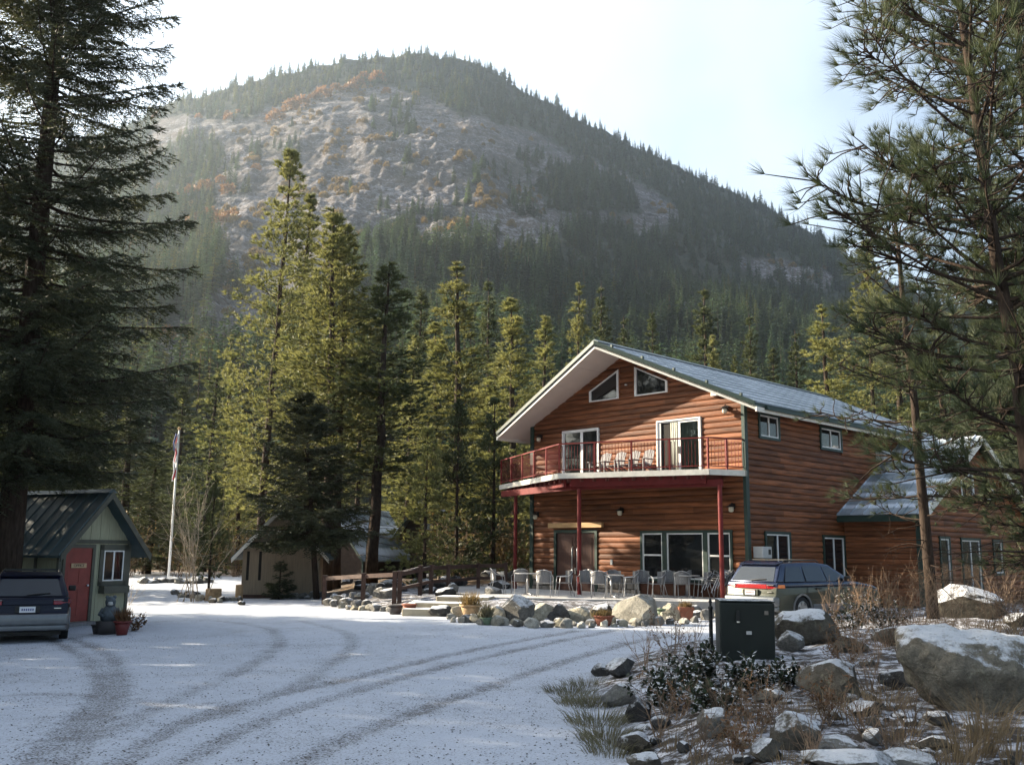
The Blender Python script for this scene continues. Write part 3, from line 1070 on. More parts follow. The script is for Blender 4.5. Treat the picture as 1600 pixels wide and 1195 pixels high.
def build_forest():
    rng = np.random.default_rng(11)
    protos = []
    for k in range(4):
        V, F, kk = far_conifer(k + 1, 62 + 6 * k, (0.19, 0.22, 0.17, 0.24)[k])
        protos.append(np_mesh('far_conifer', V, F, [M['far'], M['bark']], kk))
    protos_o = []
    for k in range(2):
        V, F, kk = far_conifer(k + 21, 60, 0.16)
        protos_o.append(np_mesh('far_olive_conifer', V, F, [M['far_olive'], M['bark']], kk))
    V, F, kk = far_conifer(33, 60, 0.14)
    larch = np_mesh('larch', V, F, [M['larch'], M['bark']], kk)
    V, F = round_bush(5)
    bush = np_mesh('gold_shrub', V, F, M['larch'])
    V, F = round_bush(6)
    drybush = np_mesh('dry_shrub', V, F, M['brush'])

    def sample(n, t0, t1, a0, a1, power=1.0):
        az = rng.uniform(a0, a1, n)
        t = t0 + (t1 - t0) * rng.uniform(0, 1, n) ** power
        x, y, z = mountain(az, t)
        P = np.stack([x, y, z - 0.3], 1)
        px, py = project(P)
        return P, px, py, t, az

    # ---- individual trees of the lower slope and crest, the ones that show largest
    P, px, py, t, az = sample(900, 0.03, 0.36, -0.52, 0.52, 1.25)
    keep = (wood_density(px, py) > rng.uniform(0, 1, len(px))) & (px > -50) & (px < 1500)
    P, px, t = P[keep], px[keep], t[keep]
    order = np.argsort(P[:, 1])[:170]
    for j in order:
        left = px[j] < 420 and rng.uniform() < 0.4
        o = link('hillside_conifer', (protos_o[j % 2] if left else protos[j % 4]), None, P[j], rng.uniform(0, 6.28),
                 dict(label='dark conifer among those covering the lower mountain slope behind the pines', category='tree', group='conifers on the lower mountain slope'))
        h = rng.uniform(13, 22)
        o.scale = (h * rng.uniform(0.85, 1.2), h * rng.uniform(0.85, 1.2), h)
    proto_obj = {}
    # ---- crest trees one can tell apart against the sky
    crest = [(311, 22), (350, 20), (358, 27), (381, 16), (413, 20), (428, 24), (442, 26), (530, 17), (553, 20), (582, 22), (610, 14), (632, 19), (662, 22), (690, 17), (730, 20), (745, 18), (772, 14), (1188, 26), (1245, 22), (1275, 24), (1300, 22)]
    for k, (cx, ph) in enumerate(crest):
        r_ = ray(cx, 300)
        a = math.atan2(r_[0], r_[1])
        x, y, z = (float(q[0]) for q in mountain(np.array([a]), np.array([0.985])))
        h = ph * 1.25 / FPX * 1080
        o = link('crest_conifer', protos[k % 4], None, (x, y, z - 0.5), k * 1.3,
                 dict(label='small conifer standing out on the mountain crest against the sky', category='tree', group='conifers on the mountain crest'))
        o.scale = (h * 1.15, h * 1.15, h)
        proto_obj.setdefault(k % 4, o)
    for k, (cx, cyy) in enumerate([(994, 425), (912, 455), (995, 395), (1105, 450), (880, 460), (1016, 520), (1046, 500)]):
        # rust coloured larches inside the dark forest
        r_ = ray(cx, cyy)
        a = math.atan2(r_[0], r_[1])
        tt = np.linspace(0.05, 0.9, 200)
        x, y, z = mountain(np.full(200, a), tt)
        qx, qy = project(np.stack([x, y, z], 1))
        j = int(np.argmin(np.abs(qy - cyy - 12)))
        o = link('rust_larch', larch, None, (x[j], y[j], z[j]), k,
                 dict(label='rust coloured larch standing among dark conifers on the mountain', category='tree', group='rust larches in the mountain forest'))
        h = rng.uniform(13, 19)
        o.scale = (h, h, h)
        proto_obj.setdefault('larch', o)
    # gold shrubs of the left flank and crest
    spots = [(346, 280), (322, 292), (356, 296), (300, 300), (330, 335), (312, 338), (345, 345), (300, 345), (360, 340), (470, 162), (455, 168), (490, 152), (505, 148), (525, 138), (548, 136), (560, 130), (570, 118), (430, 185), (755, 382), (738, 388), (400, 262), (212, 380), (262, 520), (590, 122), (640, 380)]
    for k, (cx, cyy) in enumerate(spots):
        r_ = ray(cx, cyy)
        a = math.atan2(r_[0], r_[1])
        tt = np.linspace(0.05, 0.99, 300)
        x, y, z = mountain(np.full(300, a), tt)
        qx, qy = project(np.stack([x, y, z], 1))
        j = int(np.argmin(np.abs(qy - cyy - 6)))
        o = link('gold_shrub', bush, None, (x[j], y[j], z[j]), k * 2.0,
                 dict(label='orange autumn shrub on the hazy rocky mountain flank', category='shrub', group='autumn shrubs on the mountain'))
        s = rng.uniform(9, 16) * (y[j] / 900)
        o.scale = (s * 1.2, s * 1.2, s)
        proto_obj.setdefault('bush', o)
    o = link('dry_shrub', drybush, None, (0, 0, 0), 0, dict(label='brown leafless shrub on the bare mountain slope', category='shrub', group='autumn shrubs on the mountain'))
    x, y, z = (float(q[0]) for q in mountain(np.array([0.02]), np.array([0.62])))
    o.location, o.scale = (x, y, z), (8, 8, 5)
    proto_obj['dry'] = o

    # ---- the rest of the forest as masses
    P, px, py, t, az = sample(30000, 0.05, 1.0, -0.60, 0.62)
    d = wood_density(px, py)
    keep = d * np.where(t > 0.8, 1.0, 0.9) > rng.uniform(0, 1, len(px))
    keep &= (rng.uniform(0, 1, len(px)) < 0.85)
    P, px, py, t = P[keep], px[keep], py[keep], t[keep]
    kind = rng.integers(0, 4, len(P))
    h = rng.uniform(5.5, 19, len(P)) * (0.8 + 0.45 * fbm(px * 0.02, py * 0.02, 12, 2)) * (1 + 0.25 * (t < 0.4))
    rot = np.stack([rng.normal(size=len(P)) * 0.03, rng.normal(size=len(P)) * 0.03, rng.uniform(0, 6.28, len(P))], 1)
    olive = ((px < 760) & (py < 170) & (rng.uniform(size=len(P)) < 0.5)) | ((px < 430) & (rng.uniform(size=len(P)) < 0.35)) | (rng.uniform(size=len(P)) < 0.06)
    for k in range(4):
        s = (kind == k) & ~olive
        scatter('mountain_forest', P[s], h[s], rot[s], proto_obj[k], 'dark conifer forest covering the mountain slopes below and right of the bare rock')
    # olive proto stands on the crest
    x, y, z = (float(q[0]) for q in mountain(np.array([-0.13]), np.array([0.98])))
    oo = link('crest_conifer', protos_o[0], None, (x, y, z), 0, dict(label='small conifer standing out on the mountain crest against the sky', category='tree', group='conifers on the mountain crest'))
    oo.scale = (16, 16, 16)
    scatter('mountain_forest', P[olive], h[olive], rot[olive], oo, 'paler green conifers mixed through the crest and left flank of the mountain')
    # dry shrubs and stray larches on the rock
    P, px, py, t, az = sample(5200, 0.1, 0.97, -0.45, 0.50)
    rk = (1 - wood_density(px, py)) * sstep(0.52, 0.66, fbm(px * 0.025, py * 0.04, 77, 4))
    s = rk > rng.uniform(0, 1, len(px))
    rot = np.stack([np.zeros(s.sum()), np.zeros(s.sum()), rng.uniform(0, 6.28, s.sum())], 1)
    scatter('slope_scrub', P[s], rng.uniform(3, 7, s.sum()), rot, proto_obj['dry'], 'brown scrub dotted over the bare rocky mountain face')
    P, px, py, t, az = sample(1500, 0.2, 0.98, -0.45, 0.3)
    band = 0.6 * sstep(-14, 4, sdf(px, py, ROCKY)) * (1 - sstep(2, 14, sdf(px, py, ROCKY))) * (px < 640) * (py < 420)
    s = band * sstep(0.5, 0.62, fbm(px * 0.03, py * 0.03, 66, 3)) > rng.uniform(0, 1, len(px))
    rot = np.stack([np.zeros(s.sum()), np.zeros(s.sum()), rng.uniform(0, 6.28, s.sum())], 1)
    scatter('autumn_scrub', P[s], rng.uniform(5, 10, s.sum()), rot, proto_obj['bush'], 'orange scrub along the upper edge of the bare rock')


build_forest()


def build_midtrees():
    rng = np.random.default_rng(5)
    # base pixel x, crown top (px, py), distance, kind, radius, crown base, label
    T = [
        (405, 432, 228, 54, 'big', 2.7, 0.20, 'tallest sunlit pine with open crown, rising behind the tan shed'),
        (452, 458, 300, 58, 'olive', 1.9, 0.1, 'slimmer sunlit pine just right of the tallest pine'),
        (512, 545, 322, 47, 'olive', 1.9, 0.34, 'tall green pine whose bare lower trunk stands left of the frosted cabins'),
        (526, 572, 345, 48, 'olive', 1.8, 0.34, 'tall pine with twin lower trunk beside the frosted cabin roof'),
        (582, 602, 405, 46, 'green', 1.9, 0.3, 'dark pine with thick black trunk at the bend of the ramp rail'),
        (718, 722, 405, 62, 'olive', 2.5, 0.05, 'bushy sunlit pine left of the lodge balcony with a broken double top'),
        (806, 808, 462, 57, 'olive', 1.9, 0.12, 'narrow pine directly behind the left balcony end'),
        (845, 846, 488, 68, 'olive', 1.7, 0.05, 'small pale pine touching the left slope of the lodge roof'),
        (901, 901, 436, 80, 'olive', 2.0, 0.1, 'slender bright pine rising over the left half of the lodge gable'),
        (942, 942, 438, 95, 'green', 2.3, 0.1, 'pale fir peeking over the lodge ridge'),
        (645, 645, 448, 88, 'green', 2.6, 0.05, 'hazy pointed fir between the dark pine and the bushy pine'),
        (760, 760, 432, 92, 'green', 2.2, 0.05, 'hazy slim fir behind the bushy sunlit pine'),
        (682, 680, 500, 64, 'olive', 1.8, 0.16, 'mid height green pine left of the bushy sunlit pine'),
        (632, 634, 520, 70, 'olive', 2.0, 0.12, 'dense green pine right of the dark black trunked pine'),
        (760, 762, 560, 60, 'olive', 2.0, 0.02, 'short dense pine beside the left balcony posts'),
        (318, 320, 565, 78, 'green', 2.4, 0.02, 'hazy green pine right of the flagpole'),
        (272, 275, 600, 84, 'green', 2.3, 0.02, 'hazy green pine behind the flagpole top'),
        (346, 346, 520, 84, 'olive', 1.6, 0.02, 'ragged olive pine left of the tallest pine'),
        (975, 975, 492, 105, 'green', 2.4, 0.05, 'small fir just right of the lodge ridge top'),
        (1026, 1026, 484, 100, 'green', 2.0, 0.05, 'narrow fir showing above the middle of the lodge roof'),
        (1108, 1108, 448, 115, 'green', 3.6, 0.02, 'broad pyramid fir above the lodge roof'),
        (1126, 1126, 520, 92, 'olive', 1.6, 0.02, 'small yellow green pine close behind the frosted roof'),
        (1152, 1152, 552, 90, 'olive', 1.3, 0.02, 'low rounded yellow pine top over the roof line'),
        (1184, 1184, 488, 105, 'green', 2.2, 0.02, 'sunlit narrow fir right of the broad pyramid fir'),
        (1253, 1252, 514, 90, 'green', 2.0, 0.02, 'small fir over the far end of the roof'),
        (1218, 1218, 540, 110, 'green', 2.4, 0.02, 'dim fir between the narrow fir and the roof end'),
        (1308, 1308, 470, 62, 'olive', 2.0, 0.05, 'sunlit pine glowing behind the roof at the near pines'),
        (1372, 1372, 372, 60, 'big', 2.2, 0.12, 'bright yellow lit pine with orange trunk behind the lodge'),
        (1420, 1420, 450, 66, 'green', 2.5, 0.05, 'shaded pine behind the wing roof'),
        (1490, 1490, 500, 62, 'green', 2.4, 0.02, 'dark pine behind the wing gable'),
        (1560, 1560, 470, 58, 'green', 2.6, 0.02, 'dark pine at the picture edge behind the wing gable'),
        (232, 236, 690, 70, 'green', 2.2, 0.02, 'shaded pine behind the green hut'),
        (190, 192, 640, 66, 'green', 2.4, 0.02, 'shaded pine whose crown shows above the hut roof'),
        (372, 372, 660, 70, 'olive', 1.5, 0.02, 'young sunlit pine below the tallest pine'),
        (556, 556, 560, 76, 'olive', 2.0, 0.2, 'green pine filling the gap behind the paired trunks'),
        (480, 482, 560, 66, 'olive', 2.0, 0.05, 'olive pine behind the tan shed ridge'),
    ]
    lib = {}
    for k in range(3):
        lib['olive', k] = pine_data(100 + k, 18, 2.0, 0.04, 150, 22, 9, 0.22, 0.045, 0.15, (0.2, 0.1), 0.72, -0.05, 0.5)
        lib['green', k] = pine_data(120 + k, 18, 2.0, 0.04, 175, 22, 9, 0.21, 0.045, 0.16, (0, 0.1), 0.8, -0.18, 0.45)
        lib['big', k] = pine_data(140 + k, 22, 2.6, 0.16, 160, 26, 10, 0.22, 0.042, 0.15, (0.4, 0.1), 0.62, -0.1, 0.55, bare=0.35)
    meshes = {}
    for i, (bx, tx, ty, d, kind, rad, cb, label) in enumerate(T):
        k = i % 3
        hi = cb >= 0.3
        if hi:
            k = k + 3
            if (kind, k) not in lib:
                lib[kind, k] = pine_data(160 + k, 18, 2.0, 0.32, 135, 22, 9, 0.21, 0.045, 0.15, (0.2, 0.1), 0.72, -0.1, 0.5, dead=26)
        if (kind, k) not in meshes:
            t, V, F, n = lib[kind, k]
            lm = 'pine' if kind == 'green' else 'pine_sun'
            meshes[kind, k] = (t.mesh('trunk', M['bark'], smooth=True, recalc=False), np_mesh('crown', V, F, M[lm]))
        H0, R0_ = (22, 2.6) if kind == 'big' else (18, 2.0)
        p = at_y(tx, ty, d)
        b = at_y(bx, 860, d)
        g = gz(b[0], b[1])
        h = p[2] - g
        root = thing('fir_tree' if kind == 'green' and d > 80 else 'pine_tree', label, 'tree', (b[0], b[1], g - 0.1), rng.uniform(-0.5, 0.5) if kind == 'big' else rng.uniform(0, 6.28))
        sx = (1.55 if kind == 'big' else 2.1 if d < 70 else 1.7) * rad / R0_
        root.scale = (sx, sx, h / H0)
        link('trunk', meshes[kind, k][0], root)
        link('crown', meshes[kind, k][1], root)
    # dark spruce in front of the shed, trunk leaning
    d = spruce_data(41, 8.4, 3.1, 0.24, 150, 15, 0.12, (-0.9, 0), -0.25, 0.05, 0.2, 11)
    b = at_y(498, 860, 40.3)
    make_tree(d, 'spruce_tree', 'dark blue green spruce in shade before the right end of the tan shed', (b[0], b[1], gz(b[0], b[1])), 0.4, 'fir')
    # pines in the valley behind, filling the foot of the hill
    n = 0
    for j in range(34):
        px = rng.uniform(-40, 1500)
        dd = rng.uniform(92, 150)
        b = at_y(px, 860, dd)
        k = int(rng.integers(0, 3))
        root = thing('valley_pine', 'shadowed conifer in the thicket between the tall pines and the mountain foot', 'tree', (b[0], b[1], gz(b[0], b[1]) - 0.2), rng.uniform(0, 6.28), 'conifers at the mountain foot')
        s = rng.uniform(0.45, 0.8)
        root.scale = (s * 1.9, s * 1.9, s)
        link('trunk', meshes['green', k][0], root)
        link('crown', meshes['green', k][1], root)
    # trees left of the frame: they throw the shade over the lot
    for j, y in enumerate((43.4, 45.6, 47.6, 49.2)):  # hidden pines behind the hut, added to shade the lower lodge front
        root = thing('pine_tree', 'dense hidden pine added behind the hut roof to shade the lodge front', 'tree', (-22.0 - 0.6 * (j % 2), y, -0.2), j * 1.4, 'added shade pines behind the hut')
        root.scale = (1.6, 1.6, 0.92)
        link('trunk', meshes['green', j % 3][0], root)
        link('crown', meshes['green', j % 3][1], root)
    for j, q in enumerate((25.0, 32.6)):
        x = -37.0 - 2 * j
        root = thing('pine_tree', 'pine of the wood beyond the left edge that shades the lot', 'tree', (x, (q - 0.358 * x) / 0.934, -0.3), j * 2.1, 'pines of the wood beside the lot')
        root.scale = (0.75, 0.75, 1.1)
        link('trunk', meshes['green', j % 3][0], root)
        link('crown', meshes['green', j % 3][1], root)
    j = 0
    for (xr, q0, q1, st) in ((-21.5, -2.0, 23.0, 3.0), (-29, -4.0, 23.5, 3.1), (-38, -4.0, 24.0, 3.2), (-48, 4.0, 24.0, 3.6)):
        q = q0
        while q < q1:
            x = xr + rng.uniform(-1.6, 1.6)
            y = (q - 0.358 * x) / 0.934
            s = rng.uniform(1.0, 1.3)
            if x < -0.53 * y - 3.2:
                root = thing('pine_tree', 'pine of the wood beyond the left edge that shades the lot', 'tree', (x, y, -0.3), j * 1.1, 'pines of the wood beside the lot')
                root.scale = (s * 1.75, s * 1.75, s * 1.08)
                link('trunk', meshes['green', j % 3][0], root)
                link('crown', meshes['green', j % 3][1], root)
            j += 1
            q += st * rng.uniform(0.8, 1.25)



build_midtrees()


def build_near_trees():
    # big spruce behind the blue wagon
    b = at_y(14, 860, 25.2)
    d = spruce_data(7, 25.0, 4.5, 0.16, 330, 26, 0.34, (-0.1, 0), -0.34, 0.034, 0.17, 16, 0.5, 0.46, 0.34)
    make_tree(d, 'spruce_tree', 'huge dark spruce with drooping boughs standing behind the blue wagon', (b[0], b[1], -0.25), 0.0, 'fir')
    # long needled pine at the right edge
    b = at_y(1640, 860, 11.4)
    d = pine_data(61, 12.0, 2.4, 0.20, 116, 30, 34, 0.28, 0.0065, 0.10, (-0.75, 0.2), 0.45, 0.02, 0.5, 6, True, 0.8, 10, bare=0.42, top=0.4)
    make_tree(d, 'pine_tree', 'near long needled pine with leaning trunk at the upper right', (b[0], b[1], 0.2), 0, 'pine_near')
    # slim pine in front of the wing
    b = at_y(1452, 860, 25.0)
    d = pine_data(75, 12.8, 2.7, 0.2, 76, 20, 22, 0.26, 0.011, 0.14, (-0.35, 0.3), 0.5, -0.1, 0.42, 5, True, 0.85, 16, bare=0.4, top=0.2)
    make_tree(d, 'pine_tree', 'slim dark pine rising from the rock bed in front of the wing roof', (b[0], b[1], 0.2), 0, 'pine_near')
    b = at_y(1690, 860, 15.5)
    d = pine_data(88, 13.5, 3.0, 0.40, 130, 34, 26, 0.25, 0.008, 0.11, (-0.4, 0.3), 0.5, -0.1, 0.42, 5, True, 0.85, 8, bare=0.35, top=0.2)
    make_tree(d, 'pine_tree', 'long needled pine at the right edge reaching in with dark boughs', (b[0], b[1], 0.2), 0.8, 'pine_near')
    b = at_y(1690, 860, 20.0)
    d = pine_data(93, 9.0, 2.5, 0.16, 120, 30, 22, 0.25, 0.010, 0.12, (0.3, 0.2), 0.6, -0.15, 0.4, 5, True, 0.85, 14, bare=0.35, top=0.2)
    make_tree(d, 'pine_tree', 'shaded long needled pine before the wing doors with many dead lower twigs', (b[0], b[1], 0.2), 2.1, 'pine_near')


build_near_trees()

# ================================================================== LODGE
def fmap(u, o, z):                 # front wall: along, outward, up
    return (u, -o, z)


def smap(v, o, z):                 # side wall at u = HW
    return (HW + o, v, z)


def add_window(root, fn, a0, a1, z0, z1, mull=(), bars=(), trim=0.09, casing='green_trim', fr=0.05, pane='glass', o=0.03, po=0.0, name='window', label=None):
    w = MB()
    if casing:
        t = trim
        for q in ((a0 - t, a1 + t, z1, z1 + t), (a0 - t, a1 + t, z0 - t, z0), (a0 - t, a0, z0, z1), (a1, a1 + t, z0, z1)):
            w.box(q[0], q[1], -0.02, o + 0.05, q[2], q[3], fn=lambda x, y, z: fn(x, y, z))
    else:
        w.box(a0, a1, -0.06, -0.03, z0, z1, fn=fn)
    wo = w.build(name, M[casing or 'interior'], root)
    if label:
        wo['label'] = label
    f = MB()
    fo = o + 0.02
    for q in ((a0, a1, z1 - fr, z1), (a0, a1, z0, z0 + fr), (a0, a0 + fr, z0 + fr, z1 - fr), (a1 - fr, a1, z0 + fr, z1 - fr)):
        f.box(q[0], q[1], -0.04, fo, q[2], q[3], fn=fn)
    for x in mull:
        f.box(x - 0.025, x + 0.025, -0.03, fo - 0.004, z0 + fr, z1 - fr, fn=fn)
    for z in bars:
        f.box(a0 + fr, a1 - fr, -0.03, fo - 0.006, z - 0.03, z + 0.03, fn=fn)
    f.build('frame', M['white'], wo)
    xs = [a0 + fr] + sorted(mull) + [a1 - fr]
    zs = [z0 + fr] + sorted(bars) + [z1 - fr]
    for i in range(len(xs) - 1):
        for j in range(len(zs) - 1):
            g = MB().box(xs[i], xs[i + 1], po, po + 0.012, zs[j], zs[j + 1], fn=fn)
            g.build('pane', M[pane], wo)
    return wo


def poly_window(root, pts, fn):
    """window with a sloped head: pts counter clockwise in (along, z)"""
    c = np.mean(np.array(pts), 0)

    def inset(k):
        return [tuple(np.array(p) + (c - np.array(p)) * k) for p in pts]
    n = len(pts)
    outer, inner = inset(0), inset(0.13)
    big = inset(-0.10)
    w, f = MB(), MB()
    for (mb, A, B, o0, o1) in ((w, big, outer, -0.02, 0.05), (f, outer, inner, -0.04, 0.065)):
        for i in range(n):
            j = (i + 1) % n
            q = [A[i], A[j], B[j], B[i]]
            mb.hexa([fn(a, o0, z) for a, z in q] + [fn(a, o1, z) for a, z in q])
    wo = w.build('window', M['log'], root)
    f.build('frame', M['white'], wo)
    g = MB()
    g.add([fn(a, o, z) for o in (0.0, 0.012) for a, z in inner], [tuple(range(n)), tuple(range(2 * n - 1, n - 1, -1))] + [(i, (i + 1) % n, n + (i + 1) % n, n + i) for i in range(n)])
    g.build('pane', M['glass'], wo)


def log_courses(root, fn, u_at, z0, z1, openings, h, rng, m, proud=0.036, maxlen=4.2, name='log_plank'):
    """half round log siding; u_at(z) gives the wall's extent at height z"""
    k, z = 0, z0
    while z < z1 - 0.03:
        zt = min(z + h, z1)
        zm = (z + zt) / 2
        lo, hi = u_at(zm)
        segs = [(lo, hi)]
        for (a0, a1, b0, b1) in openings:
            a0_, a1_ = (a0, a1) if not callable(a0) else a0(zm)
            if b0 - 0.02 < zm < b1 + 0.02 and a1_ > a0_:
                new = []
                for s in segs:
                    if a1_ <= s[0] or a0_ >= s[1]:
                        new.append(s)
                        continue
                    if a0_ - s[0] > 0.05:
                        new.append((s[0], a0_))
                    if s[1] - a1_ > 0.05:
                        new.append((a1_, s[1]))
                segs = new
        for s in segs:
            cuts, x = [s[0]], s[0]
            while s[1] - x > maxlen:
                x += rng.uniform(1.6, maxlen * 0.85)
                if s[1] - x < 0.8:
                    break
                cuts.append(x)
            cuts.append(s[1])
            for a, b in zip(cuts[:-1], cuts[1:]):
                # ends at the raking edge follow the slope
                (l0, h0), (l1, h1) = u_at(z), u_at(zt)
                prof = [(0.0, z + 0.004), (proud * 0.55, z + 0.012), (proud, z + h * 0.3), (proud * 0.96, z + h * 0.62), (proud * 0.5, zt - 0.022), (0.0, zt - 0.006)]
                vs = []
                for end in (a, b):
                    for o, q in prof:
                        f = (q - z) / (zt - z)
                        x = end
                        if abs(end - lo) < 1e-6:
                            x = l0 + (l1 - l0) * f
                        if abs(end - hi) < 1e-6:
                            x = h0 + (h1 - h0) * f
                        g = 0.002 if abs(x - s[0]) > 0.02 and end == a else (-0.002 if end == b else 0)
                        vs.append(fn(x + g, o + 0.001 * (k % 3), q))
                n = len(prof)
                fs = [(i, i + 1, n + i + 1, n + i) for i in range(n - 1)] + [tuple(range(n - 1, -1, -1)), tuple(range(n, 2 * n))]
                MB().add(vs, fs).build(name, m, root)
                k += 1
        z += h


def build_lodge():
    rng = random.Random(4)
    root = thing('lodge', 'two storey cedar log lodge with frosted metal roof and red railed balcony', 'lodge', (HLC[0], HLC[1], 0), math.atan2(HD[1], HD[0]))
    ZE, ZA, UA = 6.92, 9.27, 4.85
    sl_l, sl_r = (ZA - ZE) / UA, (ZA - ZE) / (HW - UA)

    def u_at(z):
        if z <= ZE:
            return (0.0, HW)
        return ((z - ZE) / sl_l, HW - (z - ZE) / sl_r)
    B0 = 0.30
    core = MB()
    core.prism([(0.03, 0.02, B0), (HW - 0.03, 0.02, B0), (HW - 0.03, 0.02, ZE - .03), (UA, 0.02, ZA - .03), (0.03, 0.02, ZE - .03)], (0, HL, 0))
    core.build('wall_core', M['core'], root)
    # openings: along0, along1, z0, z1
    L_trap = [(3.07, 7.60), (4.54, 7.60), (4.54, 8.72), (3.07, 8.02)]
    R_trap = [(5.30, 7.60), (6.81, 7.60), (6.81, 8.02), (5.30, 8.72)]
    WZ0, WZ1 = 0.98, 2.57
    wins = [(5.58, 6.47), (6.66, 8.19), (8.37, 9.27)]
    op = [(1.71 - .08, 3.50 + .08, 4.48, 6.55), (6.35 - .08, 8.16 + .08, 4.48, 6.55), (1.34 - .1, 3.32 + .1, B0, 2.68)]
    op += [(a - .08, b + .08, WZ0 - .08, WZ1 + .08) for a, b in wins]
    op += [(lambda z: (3.07 + max(0, (z - 8.02) / (0.70 / 1.47)) - .06, 4.60), None, 7.54, 8.74), (lambda z: (5.24, 6.81 - max(0, (z - 8.02) / (0.70 / 1.51)) + .06), None, 7.54, 8.74)]
    log_courses(root, fmap, u_at, 1.0, ZA - 0.05, op, 0.205, rng, M['log'])
    side_w = [(0.93, 2.14, 5.86, 6.60), (5.20, 6.72, 5.82, 6.55), (1.09, 2.60, 1.0, 2.55), (5.07, 6.58, 0.75, 2.50)]
    ops = [(a - .08, b + .08, c - .08, d + .08) for a, b, c, d in side_w]
    log_courses(root, smap, lambda z: (0.0, HL), B0, ZE, ops, 0.205, rng, M['log_side'], maxlen=5.5)
    # stone veneer at the base of the front
    st = []
    for (a, b) in ((0.05, 1.22), (3.44, 5.45), (9.37, 9.85)):
        z = 0.40
        while z < 0.97:
            h = rng.uniform(0.15, 0.24)
            h = min(h, 0.99 - z)
            x = a
            while x < b - 0.04:
                w = min(rng.uniform(0.2, 0.42), b - x)
                s = MB().box(x + .008, x + w - .008, -0.02, rng.uniform(0.05, 0.09), z + .008, z + h - .008, fn=fmap)
                s.build('stone', M['stone'], root, bevel=0.02, seg=1)
                x += w
            z += h
    # corner boards
    for (u, v, zt) in ((-0.03, -0.0, ZE), (HW + 0.0, 0.0, ZE)):
        c = MB()
        s = -1 if u < 1 else 1
        c.box(u - (0.06 if s < 0 else 0.05), u + (0.12 if s < 0 else 0.075), -0.085, 0.10, B0, zt - 0.02)
        c.build('corner_board', M['green_trim'], root)
    # upper trapezoid windows
    poly_window(root, L_trap, fmap)
    poly_window(root, R_trap, fmap)
    # sliding doors
    d = add_window(root, fmap, 1.71, 3.50, 4.52, 6.53, mull=(2.62,), trim=0.05, casing='white', name='sliding_door')
    MB().box(2.66, 2.74, 0.03, 0.06, 4.58, 6.47, fn=fmap).build('door_stile', M['white'], d)
    # right hand slider: dark gap with curtain, screen panel with blinds
    d = MB()
    for q in ((6.30, 8.21, 6.53, 6.58), (6.30, 6.35, 4.5, 6.53), (8.16, 8.21, 4.5, 6.53)):
        d.box(q[0], q[1], -0.02, 0.09, q[2], q[3], fn=fmap)
    d = d.build('sliding_door', M['white'], root, label='half open white sliding door with curtain and blinds')
    f = MB()
    for q in ((6.35, 6.47, 4.52, 6.53), (7.24, 7.33, 4.52, 6.53), (8.09, 8.16, 4.52, 6.53)):
        f.box(q[0], q[1], -0.03, 0.05, q[2], q[3], fn=fmap)
    for q in ((7.33, 8.09, 6.45, 6.53), (6.47, 7.24, 6.49, 6.53), (7.33, 8.09, 4.52, 4.6)):
        f.box(q[0], q[1], -0.03, 0.045, q[2], q[3], fn=fmap)
    f.build('frame', M['white'], d)
    MB().box(6.47, 7.24, -0.012, -0.002, 4.55, 6.49, fn=fmap).build('opening', M['interior'], d)
    for i in range(4):
        x = 6.93 + i * 0.075
        MB().tube([fmap(x, 0.015, 4.56), fmap(x + 0.01, 0.018, 5.6), fmap(x, 0.015, 6.48)], 0.036, 6).build('curtain_fold', M['curtain'], d, smooth=True)
    for i in range(9):
        x = 7.335 + i * 0.084
        MB().box(x + .004, x + 0.08, 0.0, 0.014 + 0.005 * (i % 2), 4.6, 6.45, fn=fmap).build('blind_slat', M['blinds'], d)
    MB().box(7.33, 8.09, 0.028, 0.034, 4.6, 6.45, fn=fmap).build('pane', M['clear'], d)
    MB().box(7.26, 7.31, 0.05, 0.08, 5.35, 5.6, fn=fmap).build('handle', M['black'], d)
    # ground floor windows
    add_window(root, fmap, *wins[0], WZ0, WZ1, bars=(1.80,))
    add_window(root, fmap, *wins[1], WZ0, WZ1)
    add_window(root, fmap, *wins[2], WZ0, WZ1, bars=(1.80,))
    # double entrance door
    dd = MB()
    for q in ((1.22, 1.34, 0.40, 2.60), (3.32, 3.44, 0.40, 2.60), (1.22, 3.44, 2.60, 2.72)):
        dd.box(q[0], q[1], -0.02, 0.07, q[2], q[3], fn=fmap)
    dd = dd.build('entrance_door', M['green_trim'], root)
    for a, b, hx in ((1.345, 2.325, 2.20), (2.335, 3.315, 2.46)):
        lf = MB().box(a, b, -0.03, 0.02, 0.42, 2.595, fn=fmap)
        for z0, z1 in ((0.6, 1.25), (1.4, 2.42)):
            lf.box(a + .16, b - .16, 0.02, 0.035, z0, z1, fn=fmap)
        lf.build('door_leaf', M['door_dark'], dd)
        MB().tube([fmap(hx, 0.03, 1.12), fmap(hx, 0.09, 1.2), fmap(hx, 0.09, 2.0), fmap(hx, 0.03, 2.08)], 0.022, 6).build('handle', M['chrome'], dd, smooth=True)
    MB().box(2.30, 2.36, 0.03, 0.06, 1.05, 1.28, fn=fmap).build('lock_plate', M['chrome'], dd)
    MB().box(1.02, 3.78, 0.06, 0.2, 2.79, 2.98, fn=fmap).build('header_beam', M['beam'], root, bevel=0.01)
    MB().box(4.1, 4.2, 0.05, 0.09, 1.42, 1.62, fn=fmap).build('outlet_box', M['acunit'], root)
    # side wall windows
    for i, (a, b, c, dz) in enumerate(side_w):
        add_window(root, smap, a, b, c, dz, mull=((a + b) / 2,))
    # frieze strip below the soffit on the side
    MB().box(0.1, HL, 0.0, 0.08, ZE - 0.16, ZE - 0.02, fn=smap).build('frieze_board', M['core'], root)
